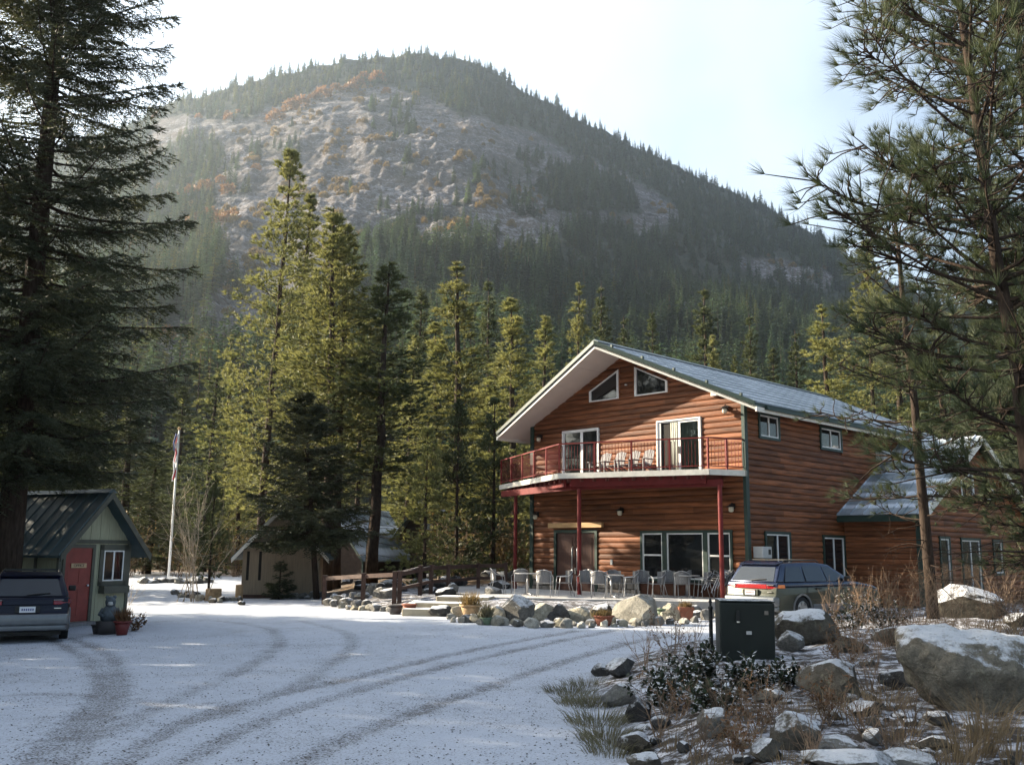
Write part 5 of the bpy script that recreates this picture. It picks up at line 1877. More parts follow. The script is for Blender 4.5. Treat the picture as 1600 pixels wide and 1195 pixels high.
def build_rocks():
    rng = random.Random(8)
    # large boulders of the lodge bed, left to right
    big = [
        (770, 952, 44, 24, 'pale tan block beside the stone steps', 3, 'rock_tan'),
        (806, 952, 54, 40, 'grey pointed boulder just left of the squared tan boulder', 2, 'rock'),
        (844, 950, 44, 26, 'squared tan boulder in front of the bistro table', 4, 'rock_tan'),
        (874, 951, 36, 26, 'dark angular boulder with snow on top before the red post', 1, 'rock_dark'),
        (903, 951, 40, 22, 'flat topped grey tan boulder right of the red post', 3, 'rock_tan'),
        (941, 950, 38, 24, 'cracked brown boulder behind the terracotta bowl', 0, 'rock_warm'),
        (993, 954, 68, 42, 'largest rounded white boulder of the lodge bed', 3, 'rock_white'),
        (1050, 949, 38, 24, 'pale wedge boulder left of the square terracotta pot', 2, 'rock_tan'),
        (1030, 948, 14, 18, 'thin upright grey stone beside the rounded white boulder', 4, 'rock'),
        (876, 957, 20, 13, 'small tan stone before the dark angular boulder', 2, 'rock_tan'),
        (690, 944, 40, 16, 'low dark rock behind the top step', 0, 'rock_dark'),
        (655, 940, 46, 18, 'snowy flat rock under the ramp rail', 2, 'rock'),
    ]
    for px, py, w, h, lab, k, m_ in big:
        rock_px(px, py, w * 1.1, h * 1.28, lab, k, m_)
    # small stones along the foot of the bed: two loose rows
    small_g = 'small stones edging the lodge bed'
    for row in range(3):
        x = 688 + row * 6
        while x < 1128:
            w = rng.uniform(15, 31)
            py = np.interp(x, [690, 800, 920, 1000, 1125], [961, 967, 968, 967, 961]) - row * 5 - rng.uniform(0, 2)
            rock_px(x + w / 2, py, w * (1 - .12 * row), w * rng.uniform(0.42, 0.7), 'small frosted stone in the low row at the foot of the lodge bed', rng.randrange(6), rng.choice(['rock', 'rock', 'rock_white', 'rock_tan']), 0.8, rng.uniform(0, 6.28), small_g, 0.2, 'stone', kind='small')
            x += w * rng.uniform(0.75, 1.0)
    for x in range(512, 636, 11):
        py = np.interp(x, [510, 540, 636], [943, 952, 957])
        rock_px(x, py, rng.uniform(13, 20), rng.uniform(8, 13), 'small pale stone in the curved row left of the stone steps', rng.randrange(6), rng.choice(['rock', 'rock_tan', 'rock']), 0.9, rng.uniform(0, 6), 'stones of the curved row left of the steps', 0.2, 'stone', kind='small')
    for i in range(9):
        x = 516 + i * 7
        rock_px(x, 946 - i * .8 - (i % 2) * 5, rng.uniform(16, 24), rng.uniform(11, 17), 'grey stone heaped at the left end of the curved row', rng.randrange(6), 'rock', 0.9, rng.uniform(0, 6), 'stones heaped at the end of the curved row', 0.2, 'stone', kind='small')
    # rubble slope behind the ramp rail
    for i in range(46):
        x, py = rng.uniform(525, 800), rng.uniform(892, 932)
        rock_px(x, py, rng.uniform(14, 40), rng.uniform(9, 22), 'rough grey stone in the rubble bank behind the ramp rail', rng.randrange(6), rng.choice(['rock', 'rock', 'rock_dark']), 0.9, rng.uniform(0, 6), 'rubble behind the ramp rail', 0.25, 'stone', kind='small')
    # far rows across the lot
    for i in range(16):
        x = 222 + i * 7 + rng.uniform(-2, 2)
        rock_px(x, 911 + rng.uniform(-2, 1), rng.uniform(10, 24), rng.uniform(6, 14), 'grey stone in the far row by the flagpole', rng.randrange(6), 'rock', 0.9, rng.uniform(0, 6), 'stones of the far row by the flagpole', 0.2, 'stone', kind='small')
    for i in range(22):
        x = 275 + i * 5 + rng.uniform(-3, 3)
        rock_px(x, np.interp(x, [270, 320, 385], [932, 941, 946]) - rng.uniform(0, 7), rng.uniform(9, 18), rng.uniform(6, 11), 'small stone in the patch round the young bare tree', rng.randrange(6), rng.choice(['rock', 'rock_tan', 'rock_warm']), 0.9, rng.uniform(0, 6), 'stones round the young bare tree', 0.2, 'stone', kind='small')
    for i in range(12):
        x = 440 + i * 6 + rng.uniform(-3, 3)
        rock_px(x, 936 - rng.uniform(0, 5), rng.uniform(9, 20), rng.uniform(6, 12), 'small stone along the shed wall foot', rng.randrange(6), 'rock', 0.9, rng.uniform(0, 6), 'stones at the shed foot', 0.2, 'stone', kind='small')
    # ---- the near bed on the right
    near = [
        (1262, 1010, 118, 66, 'grey boulder with snowy crown just right of the green utility box', 0, 'rock_warm', 0.8),
        (1236, 1016, 44, 34, 'small snowy boulder tucked at the foot of the utility box', 2, 'rock', 0.8),
        (1296, 1092, 100, 68, 'brown boulder with snow cap before the grass clump', 3, 'rock_warm', 0.8),
        (1512, 966, 120, 60, 'wide snow mantled boulder near the wing doors', 2, 'rock_warm', 0.9),
        (968, 1058, 50, 34, 'dark square rock at the upper tip of the near bed', 4, 'rock_dark', 0.9),
        (968, 1104, 62, 40, 'pale snowy rock on the left rim of the near bed', 1, 'rock', 0.9),
        (998, 1128, 42, 42, 'snow streaked rock with dark right face on the rim', 2, 'rock_dark', 0.9),
        (992, 1178, 54, 36, 'flat snow topped rock low on the rim', 3, 'rock_warm', 0.9),
        (1010, 1205, 64, 30, 'half buried snow topped rock at the lower frame edge', 0, 'rock_warm', 0.9),
        (1118, 1150, 58, 48, 'snowy slanted rock right of the leafy shrub', 0, 'rock', 0.9),
        (1245, 1172, 84, 62, 'split grey rock with snow on its left shoulder', 2, 'rock_warm', 0.9),
        (1300, 1180, 84, 30, 'low flat rock under fresh snow', 3, 'rock', 0.9),
        (1365, 1160, 38, 28, 'small upright rock beside an orange leaf', 4, 'rock', 0.9),
        (1465, 1172, 74, 26, 'dark flat rock before the huge boulder', 1, 'rock_warm', 0.9),
        (1196, 1192, 52, 42, 'brown rock at the lower frame edge', 4, 'rock_warm', 0.9),
        (1330, 1210, 160, 34, 'broad snow sheeted rock at the bottom edge', 0, 'rock', 0.9),
        (1418, 1206, 96, 32, 'snowy rock in the bottom right', 2, 'rock', 0.9),
        (1405, 1078, 60, 36, 'shadowed rock at the left foot of the huge boulder', 3, 'rock_dark', 0.9),
        (1330, 1020, 60, 30, 'tan low rock behind the brown boulder', 1, 'rock_warm', 0.9),
        (1395, 1010, 60, 34, 'weathered rock amid the bare brush', 3, 'rock_warm', 0.9),
        (1205, 1100, 60, 26, 'flat rock under snow beside the shrub', 1, 'rock', 0.9),
        (1590, 980, 44, 26, 'orange brown rock at the picture edge', 4, 'rock_warm', 0.9),
        (1466, 1128, 46, 24, 'small dark rock with a snow cap', 0, 'rock_dark', 0.9),
        (1352, 1120, 60, 26, 'dark low rock between brown boulder and huge boulder', 4, 'rock_dark', 0.9),
        (940, 1056, 34, 22, 'low rock nearest the gravel at the bed tip', 2, 'rock_dark', 0.9),
    ]
    for px, py, w, h, lab, k, m_, dp in near:
        rock_px(px, py, w, h, lab, k, m_, dp)
    for i in range(80):
        x, py = rng.uniform(985, 1600), rng.uniform(1030, 1195)
        if x < 1000 + max(0, 1060 - py) * .6:
            continue
        rock_px(x, py, rng.uniform(12, 34), rng.uniform(7, 18), 'loose stone scattered in the near bed', rng.randrange(6), rng.choice(['rock', 'rock_warm', 'rock_dark']), 0.9, rng.uniform(0, 6), 'loose stones of the near bed', 0.3, 'stone', kind='small')


def build_huge_boulder():
    pts = [(-.78, .25, .68), (-.62, .1, .92), (-.5, .75, 1.0), (-.1, .3, .97), (.45, .2, .9), (.95, .05, .84), (.95, .9, .95), (.3, 1.0, 1.02), (-.3, -.12, .58), (.25, -.28, .52), (.95, -.25, .5), (-.12, .05, -.15), (.85, -.08, -.15), (.85, .75, -.15), (-.05, .65, -.15), (-.55, .6, .45)]
    bm = bmesh.new()
    for q in pts:
        bm.verts.new(q)
    r = bmesh.ops.convex_hull(bm, input=bm.verts)
    bmesh.ops.delete(bm, geom=[v for v in bm.verts if not v.link_faces], context='VERTS')
    for _ in range(4):
        bmesh.ops.subdivide_edges(bm, edges=bm.edges[:], cuts=1, use_grid_fill=True)
        bmesh.ops.smooth_vert(bm, verts=bm.verts, factor=0.22, use_axis_x=True, use_axis_y=True, use_axis_z=True)
    bm.normal_update()
    for v in bm.verts:
        p = v.co
        v.co = p + v.normal * (0.07 * noise.noise(p * 2.2) + 0.035 * noise.noise(p * 5.5) + 0.016 * noise.noise(p * 13) + (0.02 * abs(noise.noise(p * 8))))
    me = bpy.data.meshes.new('boulder')
    bm.to_mesh(me)
    bm.free()
    me.materials.append(M['rock_pale'])
    me.polygons.foreach_set('use_smooth', [True] * len(me.polygons))
    p = ground_at(1520, 1112)
    s = 0.98
    o = link('boulder', me, None, (p.x, p.y, p.z - .02), 0.05, dict(label='huge flat topped snowy boulder at the right edge of the near bed', category='rock'))
    o.scale = (0.87, 0.86, 0.8)


build_rocks()
build_huge_boulder()


# ================================================================== STEPS, RAIL, POTS, POLE, BOX
def build_steps():
    labs = ['lowest sunlit stone step slab by the lot', 'middle sunlit stone step slab', 'top stone step slab level with the patio']
    for i, (px, py, w, dp) in enumerate([(666, 960, 1.5, 0.8), (690, 950, 1.7, 0.9), (722, 940, 1.7, 1.0)]):
        p = at(px, py, 0.02 + 0.14 * i)
        m = MB().box(-w / 2, w / 2, 0, dp, -0.2, 0.16)
        bm_ = m.mesh('step_slab', M['slab'], bevel=0.03)
        o = link('step_slab', bm_, None, (p[0], p[1], 0.02 + 0.14 * i), R(-10), dict(label=labs[i], category='step'))


build_steps()


def build_rail():
    def run(label, pts, mid=True):
        P = [ground_at(x, y) for x, y in pts]
        root = thing('handrail', label, 'fence', P[0])
        o = Vector(P[0])
        for p in P:
            q = p - o
            MB().box(q.x - .07, q.x + .07, q.y - .07, q.y + .07, q.z - .1, q.z + 1.0).build('post', M['brown_wood'], root)
            MB().box(q.x - .09, q.x + .09, q.y - .09, q.y + .09, q.z + 1.0, q.z + 1.04).build('post_cap', M['brown_wood'], root)
        for a, b in zip(P[:-1], P[1:]):
            a, b = a - o, b - o
            MB().beam(a + Vector((0, 0, .93)), b + Vector((0, 0, .93)), 0.05, 0.14).build('rail', M['brown_wood'], root)
            if mid:
                MB().beam(a + Vector((0, -.03, .45)), b + Vector((0, -.03, .45)), 0.045, 0.11).build('rail', M['brown_wood'], root)
    run('long dark wooden ramp handrail left of the steps', [(506, 944), (567, 938), (616, 934), (656, 930)], False)
    run('upper wooden handrail stepping towards the lodge corner', [(624, 934), (673, 928), (700, 926), (747, 921), (790, 918)], True)


build_rail()


def build_pole():
    p = ground_at(263, 906)
    top = at_y(280, 672, p.y)
    H = top[2] - p.z
    root = thing('flagpole', 'tall white flagpole leaning slightly with its flag hanging furled', 'flagpole', p)
    lx = top[0] - p.x
    MB().tube([(0, 0, 0), (lx * .5, 0, H * .5), (lx, 0, H)], [0.075, 0.065, 0.05], 10).build('pole', M['white'], root, smooth=True)
    MB().lathe([(0.02, 0), (0.1, 0.05), (0.1, 0.15), (0.02, 0.2)], 8, (lx, 0, H)).build('finial', M['beam'], root)
    fl = MB()
    rng = random.Random(3)
    z1, n = H - 0.25, 12
    for s in range(3):
        x0 = lx - 0.02 - s * 0.05
        pts = [(x0 + 0.05 * math.sin(i * 1.3 + s), -0.12 - 0.05 * math.cos(i * 0.9 + s * 2), z1 - 2.9 * i / n * (0.92 + 0.03 * (s % 3))) for i in range(n + 1)]
        fl.tube(pts, [0.035 + 0.02 * math.sin(i * .7 + s) ** 2 for i in range(n + 1)], 6, k=0 if s % 2 else 1)
    fl.tube([(lx - .1, -.14, z1 + .02), (lx - .2, -.17, z1 - .5), (lx - .16, -.16, z1 - 1.0)], [0.05, 0.06, 0.04], 7, k=2)
    fl.build('flag', [M['flag_red'], M['flag_white'], M['flag_blue']], root, smooth=True)


build_pole()


def build_utility():
    p = ground_at(1170, 1033)
    root = thing('utility_box', 'dark green metal utility box with sloped lid standing in the near bed', 'utility box', p, R(-6))
    w, h, dp = 0.84, 0.90, 0.72
    MB().prism([(-w / 2, 0.10, -0.1), (-w / 2, dp, -0.1), (-w / 2, dp, h), (-w / 2, -0.0, h - .02)], (w, 0, 0)).build('housing', M['utility'], root, bevel=0.02)
    MB().box(-w / 2 - .004, w / 2 + .004, -0.012, dp + .004, h - .01, h + .012).build('lid', M['utility_lid'], root, bevel=0.01)
    MB().box(-0.17, -0.12, -0.02, 0.03, h - .30, h - .14).build('lock', M['black'], root)
    MB().lathe([(0.03, 0), (0.03, 0.02)], 8).build('lock', M['chrome'], root, loc=(-0.145, -0.02, h - .32))
    MB().box(0.26, 0.32, -0.004, 0.02, h - .2, h - .14).build('warning_label', M['stone'], root)
    MB().box(-0.02, 0.06, 0.012, 0.04, h - .5, h - .45).build('handle', M['acunit'], root)
    p = ground_at(1112, 1030)
    b = thing('bollard_light', 'slim black bollard post with small finial beside the utility box', 'bollard', p)
    MB().lathe([(0.032, -0.1), (0.032, 0.78), (0.04, 0.79), (0.04, 0.82), (0.02, 0.84), (0.02, 0.88), (0.03, 0.9), (0.012, 0.96)], 10).build('post', M['black'], b, smooth=False)
    # plant stake before the box
    p = ground_at(1172, 1034)


build_utility()


def pot(px, py, r, h, m_, label, plant=None, name='flower_pot', square=False, zb=None):
    p = ground_at(px, py) if zb is None else Vector(at(px, py, zb))
    root = thing(name, label, 'pot', p)
    if square:
        MB().hexa([(-r * .8, -r * .8, 0), (r * .8, -r * .8, 0), (r * .8, r * .8, 0), (-r * .8, r * .8, 0), (-r, -r, h), (r, -r, h), (r, r, h), (-r, r, h)]).build('body', M[m_], root, bevel=0.01)
        MB().box(-r * 1.08, r * 1.08, -r * 1.08, r * 1.08, h - .05, h + .02).build('rim', M[m_], root)
    else:
        MB().lathe([(r * .62, 0), (r * .8, h * .5), (r * .95, h * .92), (r * .85, h * .9), (r * .8, h * .8)], 14).build('body', M[m_], root, smooth=True)
        MB().lathe([(r * .95, h * .86), (r * 1.08, h * .88), (r * 1.08, h), (r * .9, h)], 14).build('rim', M[m_], root, smooth=True)
    rng = np.random.default_rng(int(px))
    if plant:
        n = 60
        C = np.stack([rng.normal(size=n) * r * .4, rng.normal(size=n) * r * .4, np.full(n, h * 0.92)], 1)
        V, F = blades(C, np.tile([0, 0, 1.0], (n, 1)), 3, plant[1], 0.03, rng, 0.8)
        link('plant', np_mesh('plant', V, F, M[plant[0]]), root)
    return root


pot(943, 955, 0.27, 0.26, 'terracotta', 'round terracotta bowl among the lodge bed boulders', ('brush', 0.2))
pot(1035, 962, 0.24, 0.32, 'green_pot', 'pale green glazed pot right of the rounded white boulder')
pot(1071, 957, 0.2, 0.36, 'terracotta', 'square terracotta pot with a small dead plant', ('brush', 0.22), square=True)
pot(735, 962, 0.30, 0.36, 'stump', 'wooden tub with dry brown plant beside the steps', ('brush', 0.45), 'planter_tub')
pot(760, 954, 0.16, 0.2, 'green_pot', 'small pot with yellow green plant beside the wooden tub', ('greygrass', 0.4))
pot(618, 941, 0.26, 0.28, 'dark_pot', 'black planter under the ramp rail')
pot(640, 942, 0.22, 0.33, 'terracotta', 'brown tub right of the black planter under the rail')
pot(190, 992, 0.19, 0.33, 'red_pot', 'red flower pot at the hut corner with dead stems', ('deadleaf', 0.35))
pot(152, 990, 0.15, 0.22, 'dark_pot', 'low dark pot by the hut door step')


def build_figurine():
    p = ground_at(169, 990)
    root = thing('garden_statue', 'dark garden figurine sitting in a round tub beside the red pot', 'statue', p, R(20))
    MB().lathe([(0.22, 0), (0.28, 0.12), (0.30, 0.30), (0.25, 0.31), (0.22, 0.28)], 14).build('tub', M['dark_pot'], root, smooth=True)
    MB().lathe([(0.10, 0.26), (0.20, 0.32), (0.21, 0.45), (0.15, 0.60), (0.08, 0.68)], 14).build('body', M['statue'], root, smooth=True)
    for s in (-1, 1):
        MB().tube([(s * .15, 0, .58), (s * .22, -.06, .46), (s * .12, -.18, .42)], [0.05, 0.05, 0.04], 7).build('arm', M['statue'], root, smooth=True)
    h = MB().lathe([(0.03, 0.62), (0.11, 0.67), (0.125, 0.76), (0.09, 0.85), (0.02, 0.88)], 12).build('head', M['statue'], root, smooth=True)
    MB().lathe([(0.02, -0.02), (0.07, 0.0), (0.05, 0.07), (0.01, 0.08)], 10, (0, -0.10, 0.68)).build('muzzle', M['statue_pale'], h, smooth=True)
    for s in (-1, 1):
        MB().lathe([(0.02, 0.0), (0.045, 0.03), (0.035, 0.07), (0.01, 0.08)], 8, (s * .085, 0, 0.82)).build('ear', M['statue'], h, smooth=True)


build_figurine()


def build_stump():
    p = ground_at(333, 938)
    b = MB().lathe([(0.36, 0), (0.33, 0.1), (0.32, 0.44), (0.30, 0.47), (0.02, 0.48)], 12)
    b.build('tree_stump', M['stump'], None, p, label='squat pale cut stump among stones left of the shed', category='stump')
    p = ground_at(373, 938)
    b = MB().lathe([(0.18, 0), (0.15, 0.15), (0.15, 0.62), (0.02, 0.64)], 9)
    b.build('tree_stump', M['stump'], None, p, label='slim upright log stump touching the shed corner', category='stump')


build_stump()

# ================================================================== PATIO FURNITURE
def bistro_chair(label, loc, rot):
    root = thing('bistro_chair', label, 'chair', loc, rot, 'aluminium bistro chairs on the patio')
    return root


def chair_parts(root):
    fr = MB()
    # front legs + arms + back in one bent tube each side
    for s in (-1, 1):
        fr.tube([(s * .25, -.24, 0), (s * .25, -.2, .44), (s * .27, -.18, .64), (s * .27, .1, .66), (s * .24, .25, .8), (s * .1, .28, .86), (0, .285, .87)], 0.013, 6)
    fr.build('frame', M['alu'], root, smooth=True)
    for s in (-1, 1):
        MB().tube([(s * .25, -.24, 0.0), (s * .25, -.22, .30)], 0.014, 6).build('leg', M['alu'], root)
        MB().tube([(s * .23, .32, 0.0), (s * .22, .2, .42), (s * .23, .24, .7)], 0.013, 6).build('leg', M['alu'], root, smooth=True)
    st = MB()
    for i in range(6):
        x0, x1 = -.235 + i * .079, -.235 + i * .079 + .072
        st.box(x0, x1, -.22, .22, .43, .445)
    st.build('seat', M['weave'], root)
    bk = MB()
    n = 9
    for i in range(n):
        a0, a1 = R(-68 + 136 * i / n), R(-68 + 136 * (i + .93) / n)
        q = []
        for (r, z) in ((.25, .46), (.27, .84)):
            for a in (a0, a1):
                q.append((math.sin(a) * r, .02 + math.cos(a) * r, z))
        o = [(x * .95, y * .95, z) for x, y, z in q]
        bk.hexa([q[0], q[1], o[1], o[0], q[2], q[3], o[3], o[2]])
    bk.build('backrest', M['weave'], root)


def bistro_table(label, loc, r=0.42):
    root = thing('bistro_table', label, 'table', loc, 0, 'metal bistro tables on the patio')
    MB().lathe([(r, .715), (r + .01, .72), (r + .01, .74), (r, .745), (.02, .746)], 24).build('tabletop', M['alu'], root)
    MB().tube([(0, 0, .04), (0, 0, .715)], 0.03, 8).build('column', M['alu'], root, smooth=True)
    for k in range(4):
        a = k * math.pi / 2 + .5
        MB().tube([(0, 0, .08), (math.cos(a) * .2, math.sin(a) * .2, .05), (math.cos(a) * .3, math.sin(a) * .3, .01)], 0.018, 6).build('leg', M['alu'], root, smooth=True)
    return root


def build_patio():
    z = PATIO_Z
    proto = None
    C = [
        (778, 927, 100, 'bistro chair in profile at the left end of the patio, front legs in the sun'),
        (812, 928, 190, 'bistro chair behind the sunlit table'),
        (851, 932, 170, 'bistro chair seen from behind, nearest the sunlit table'),
        (881, 931, -80, 'bistro chair with sunlit back facing the red post'),
        (915, 931, -20, 'bistro chair just right of the red post'),
        (936, 934, 172, 'bistro chair with its back turned, second from the red post'),
        (962, 931, 15, 'bistro chair behind the second table'),
        (985, 932, -90, 'bistro chair with a glinting edge above the rounded white boulder'),
        (1006, 931, 10, 'bistro chair before the left window'),
        (1026, 933, -80, 'bistro chair with bright arm before the wide window'),
        (1046, 931, 5, 'bistro chair centred under the wide window'),
        (1066, 934, 170, 'bistro chair by the third table'),
        (1084, 932, 0, 'bistro chair before the right window'),
        (1098, 934, -85, 'bistro chair next to the stacked chairs'),
    ]
    for i, (px, py, a, lab) in enumerate(C):
        p = at(px, py, z)
        if proto is None:
            proto = bistro_chair(lab, (p[0], p[1], z), R(a))
            chair_parts(proto)
            kids = children(proto)
        else:
            copy_tree(proto, (p[0], p[1], z), R(a), None, lab, kids)
    for k in range(3):                    # stacked, leaning chairs
        p = at(1112 + 5 * k, 935, z)
        c = copy_tree(proto, (p[0], p[1], z + 0.10 + 0.07 * k), R(-60), None, ('lowest', 'middle', 'topmost')[k] + ' chair of the tilted stack beside the silver wagon', kids)
        c.rotation_euler = (R(-24), 0, R(-62))
    for (px, py, lab) in ((824, 930, 'bistro table with sunlit top at the left of the patio'), (955, 934, 'shaded bistro table right of the red post'), (1074, 934, 'bistro table under the windows near the stacked chairs')):
        p = at(px, py, z)
        bistro_table(lab, (p[0], p[1], z))
    # adirondack chairs on the balcony
    first = None
    labs = ['slatted grey adirondack chair nearest the left sliding door', 'second slatted adirondack chair from the left sliding door', 'third slatted adirondack chair, right of the gap', 'slatted adirondack chair nearest the half open door']
    for i, (px, py) in enumerate([(937, 714), (960, 713.5), (982, 712), (1004, 711)]):
        r_ = ray(px, py)
        o_ = np.array([*HLC, 0]) + np.array([*HN, 0]) * -0.95
        p = CP + r_ * (((o_ - CP)[:2] @ HN) / (r_[:2] @ HN))
        loc = (p[0], p[1], DECK_Z)
        rot = math.atan2(HD[1], HD[0])
        if first is None:
            first = thing('adirondack_chair', labs[0], 'chair', loc, rot, 'adirondack chairs on the balcony')
            for k in range(5):
                x = -.25 + k * .102
                t = 1.02 - abs(k - 2) * .025
                MB().hexa([(x, .22, .34), (x + .094, .22, .34), (x + .094, .245, .34), (x, .245, .34), (x, .46, t), (x + .094, .46, t), (x + .094, .485, t), (x, .485, t)]).build('back_slat', M['grey_wood'], first)
            for k in range(5):
                y = -.32 + k * .11
                MB().box(-.26, .26, y, y + .095, .40 - k * .015, .42 - k * .015).build('seat_slat', M['grey_wood'], first)
            for s in (-1, 1):
                MB().box(s * .27 - .02, s * .27 + .02, -.34, -.24, 0, .58).build('leg', M['grey_wood'], first)
                MB().hexa([(s * .25 - .015, -.3, .30), (s * .25 + .015, -.3, .30), (s * .25 + .015, .6, .0), (s * .25 - .015, .6, .0), (s * .25 - .015, -.3, .40), (s * .25 + .015, -.3, .40), (s * .25 + .015, .6, .08), (s * .25 - .015, .6, .08)]).build('leg', M['grey_wood'], first)
                MB().box(s * .31 - .07, s * .31 + .07, -.38, .32, .58, .605).build('armrest', M['grey_wood'], first)
            kd = children(first)
            first.scale = (.9, .9, .9)
        else:
            copy_tree(first, loc, rot, None, labs[i], kd)


build_patio()


# ================================================================== WAGONS
def wagon(label, loc, rot, lower, upper, cladding, wide_lamp, plate_ink):
    root = thing('station_wagon', label, 'car', loc, rot)

    def arc(cx, r, a0, a1, n=9):
        return [(cx + r * math.cos(R(a0 + (a1 - a0) * i / n)), .31 + r * math.sin(R(a0 + (a1 - a0) * i / n))) for i in range(n + 1)]
    hw_ = 0.85
    low = [(.05, .30), (.0, .40), (.0, .60), (.06, .66), (.085, .86), (3.3, .87), (4.2, .80), (4.52, .70), (4.66, .56), (4.68, .40), (4.6, .26), (4.14, .22)]
    low += arc(3.74, .36, -12, 192)[0:] + [(3.34, .2), (1.42, .2)] + arc(1.02, .36, -12, 192) + [(.62, .22), (.3, .24)]
    m = MB().prism([(x, -hw_, z) for x, z in low], (0, 2 * hw_, 0))
    for i, (x, y, z) in enumerate(m.v):             # plan taper towards the ends
        k = 1 - 0.10 * max(0, (0.35 - x) / .35) ** 2 - 0.14 * max(0, (x - 3.9) / .8) ** 2
        m.v[i] = (x, y * k, z)
    body = m.build('body', M[lower], root, bevel=0.045, seg=3, smooth=True)
    sh = [(.085, .865), (.12, .98), (3.28, .985), (3.5, .965), (4.2, .875), (4.5, .78), (4.53, .70), (4.2, .80), (3.3, .875)]
    m = MB().prism([(x, -hw_ + .005, z) for x, z in sh], (0, 2 * hw_ - .01, 0))
    for i, (x, y, z) in enumerate(m.v):
        k = 1 - 0.10 * max(0, (0.35 - x) / .35) ** 2 - 0.14 * max(0, (x - 3.9) / .8) ** 2
        if z > .96 and x < 3.6:
            k *= .975
        m.v[i] = (x, y * k, z)
    m.build('shoulder', M[upper], root, bevel=0.025, seg=2, smooth=True)
    gh = [(.11, .975), (.40, 1.39), (.50, 1.455), (1.9, 1.485), (2.42, 1.43), (3.36, .975)]

    def yy(z):
        return .80 - (z - .975) / .51 * .17
    m = MB().prism([(x, -1, z) for x, z in gh], (0, 2, 0))
    for i, (x, y, z) in enumerate(m.v):
        k = yy(z) * (0.95 if x < .3 else 1)
        m.v[i] = (x, math.copysign(k, y), z)
    m.build('cabin', M[upper], root, bevel=0.04, seg=3, smooth=True)
    # side glass
    for s in (-1, 1):
        for quad in ([(.42, 1.0), (1.22, 1.0), (1.20, 1.375), (.62, 1.375)], [(1.30, 1.0), (2.12, 1.0), (2.02, 1.39), (1.28, 1.385)], [(2.2, 1.0), (3.12, 1.0), (2.42, 1.355), (2.1, 1.39)]):
            a = [(x, s * (yy(z) + .004), z) for x, z in quad]
            b = [(x, s * (yy(z) - .03), z) for x, z in quad]
            MB().hexa(a + b).build('side_window', M['car_glass'], root)
        for x in (1.62, 2.62):
            MB().box(x, x + .2, s * hw_ - .012 if s > 0 else s * hw_ - .018, s * hw_ + .018 if s > 0 else s * hw_ + .012, .80, .84).build('door_handle', M['black'], root)
        for x in (1.26, 2.16):
            MB().box(x, x + .012, min(s * (hw_ - .01), s * (hw_ + .003)), max(s * (hw_ - .01), s * (hw_ + .003)), .34, .86).build('door_seam', M['black'], root)
        MB().hexa([(1.45, s * (hw_ - .02), .24), (3.3, s * (hw_ - .02), .24), (3.3, s * (hw_ + .012), .24), (1.45, s * (hw_ + .012), .24), (1.45, s * (hw_ - .02), .44), (3.3, s * (hw_ - .02), .44), (3.3, s * (hw_ + .022), .42), (1.45, s * (hw_ + .022), .42)]).build('side_cladding', M[cladding], root, bevel=.008)
        for cx in (1.02, 3.74):
            f = MB()
            n = 12
            for i in range(n):
                a0, a1 = R(-8 + 196 * i / n), R(-8 + 196 * (i + 1) / n)
                pt = lambda r, a, y: (cx + r * math.cos(a), y, .31 + r * math.sin(a))
                y0, y1 = s * (hw_ - .02), s * (hw_ + .022)
                f.hexa([pt(.345, a0, y0), pt(.395, a0, y0), pt(.395, a0, y1), pt(.345, a0, y1), pt(.345, a1, y0), pt(.395, a1, y0), pt(.395, a1, y1), pt(.345, a1, y1)])
            f.build('arch_flare', M[cladding if cladding != 'black' else lower], root)
        MB().tube([(.62, s * .56, 1.47), (.7, s * .56, 1.525), (2.0, s * .56, 1.535), (2.12, s * .56, 1.49)], 0.018, 6).build('roof_rail', M['black'], root, smooth=True)
        mm = MB().box(2.86, 2.98, min(s * .82, s * .99), max(s * .82, s * .99), 1.0, 1.13)
        mm.build('wing_mirror', M['black'], root, bevel=.03)
    for x in (.85, 1.75):
        MB().beam((x, -.56, 1.54), (x, .56, 1.54), .05, .025).build('cross_bar', M['black'], root)
    # rear face
    sl = (.40 - .11) / (1.39 - .975)

    def rx(z):
        return .11 + (z - .975) * sl
    q = [(.62, 1.01), (.50, 1.36)]
    a = [(rx(1.01) - .012, -.66, 1.01), (rx(1.01) - .012, .66, 1.01), (rx(1.36) - .012, .55, 1.36), (rx(1.36) - .012, -.55, 1.36)]
    MB().hexa(a + [(x + .03, y, z) for x, y, z in a]).build('rear_window', M['car_glass'], root)
    MB().hexa([(.36, -.6, 1.40), (.36, .6, 1.40), (.62, .6, 1.475), (.62, -.6, 1.475), (.33, -.6, 1.445), (.33, .6, 1.445), (.60, .6, 1.51), (.60, -.6, 1.51)]).build('roof_spoiler', M[upper], root, bevel=.015)
    MB().tube([(rx(1.02) - .03, .05, 1.02), (rx(1.05) - .04, -.2, 1.05), (rx(1.08) - .04, -.42, 1.06)], .012, 5).build('rear_wiper', M['black'], root)
    z0, z1 = .82, .93
    for s in (-1, 1):
        MB().hexa([(.045, s * .50, z0), (.15, s * .50, z0), (.17, s * .79, z0), (.10, s * .785, z0), (.075, s * .50, z1), (.15, s * .50, z1), (.19, s * .80, z1), (.12, s * .785, z1)]).build('tail_lamp', M['lamp_red'], root, bevel=.015)
        MB().hexa([(.10, s * .76, z0 + .02), (.34, s * .815, z0 + .02), (.34, s * .858, z0 + .02), (.12, s * .80, z0 + .02), (.12, s * .76, z1), (.34, s * .815, z1), (.33, s * .855, z1), (.14, s * .80, z1)]).build('tail_lamp', M['lamp_orange' if wide_lamp else 'lamp_red'], root, bevel=.012)
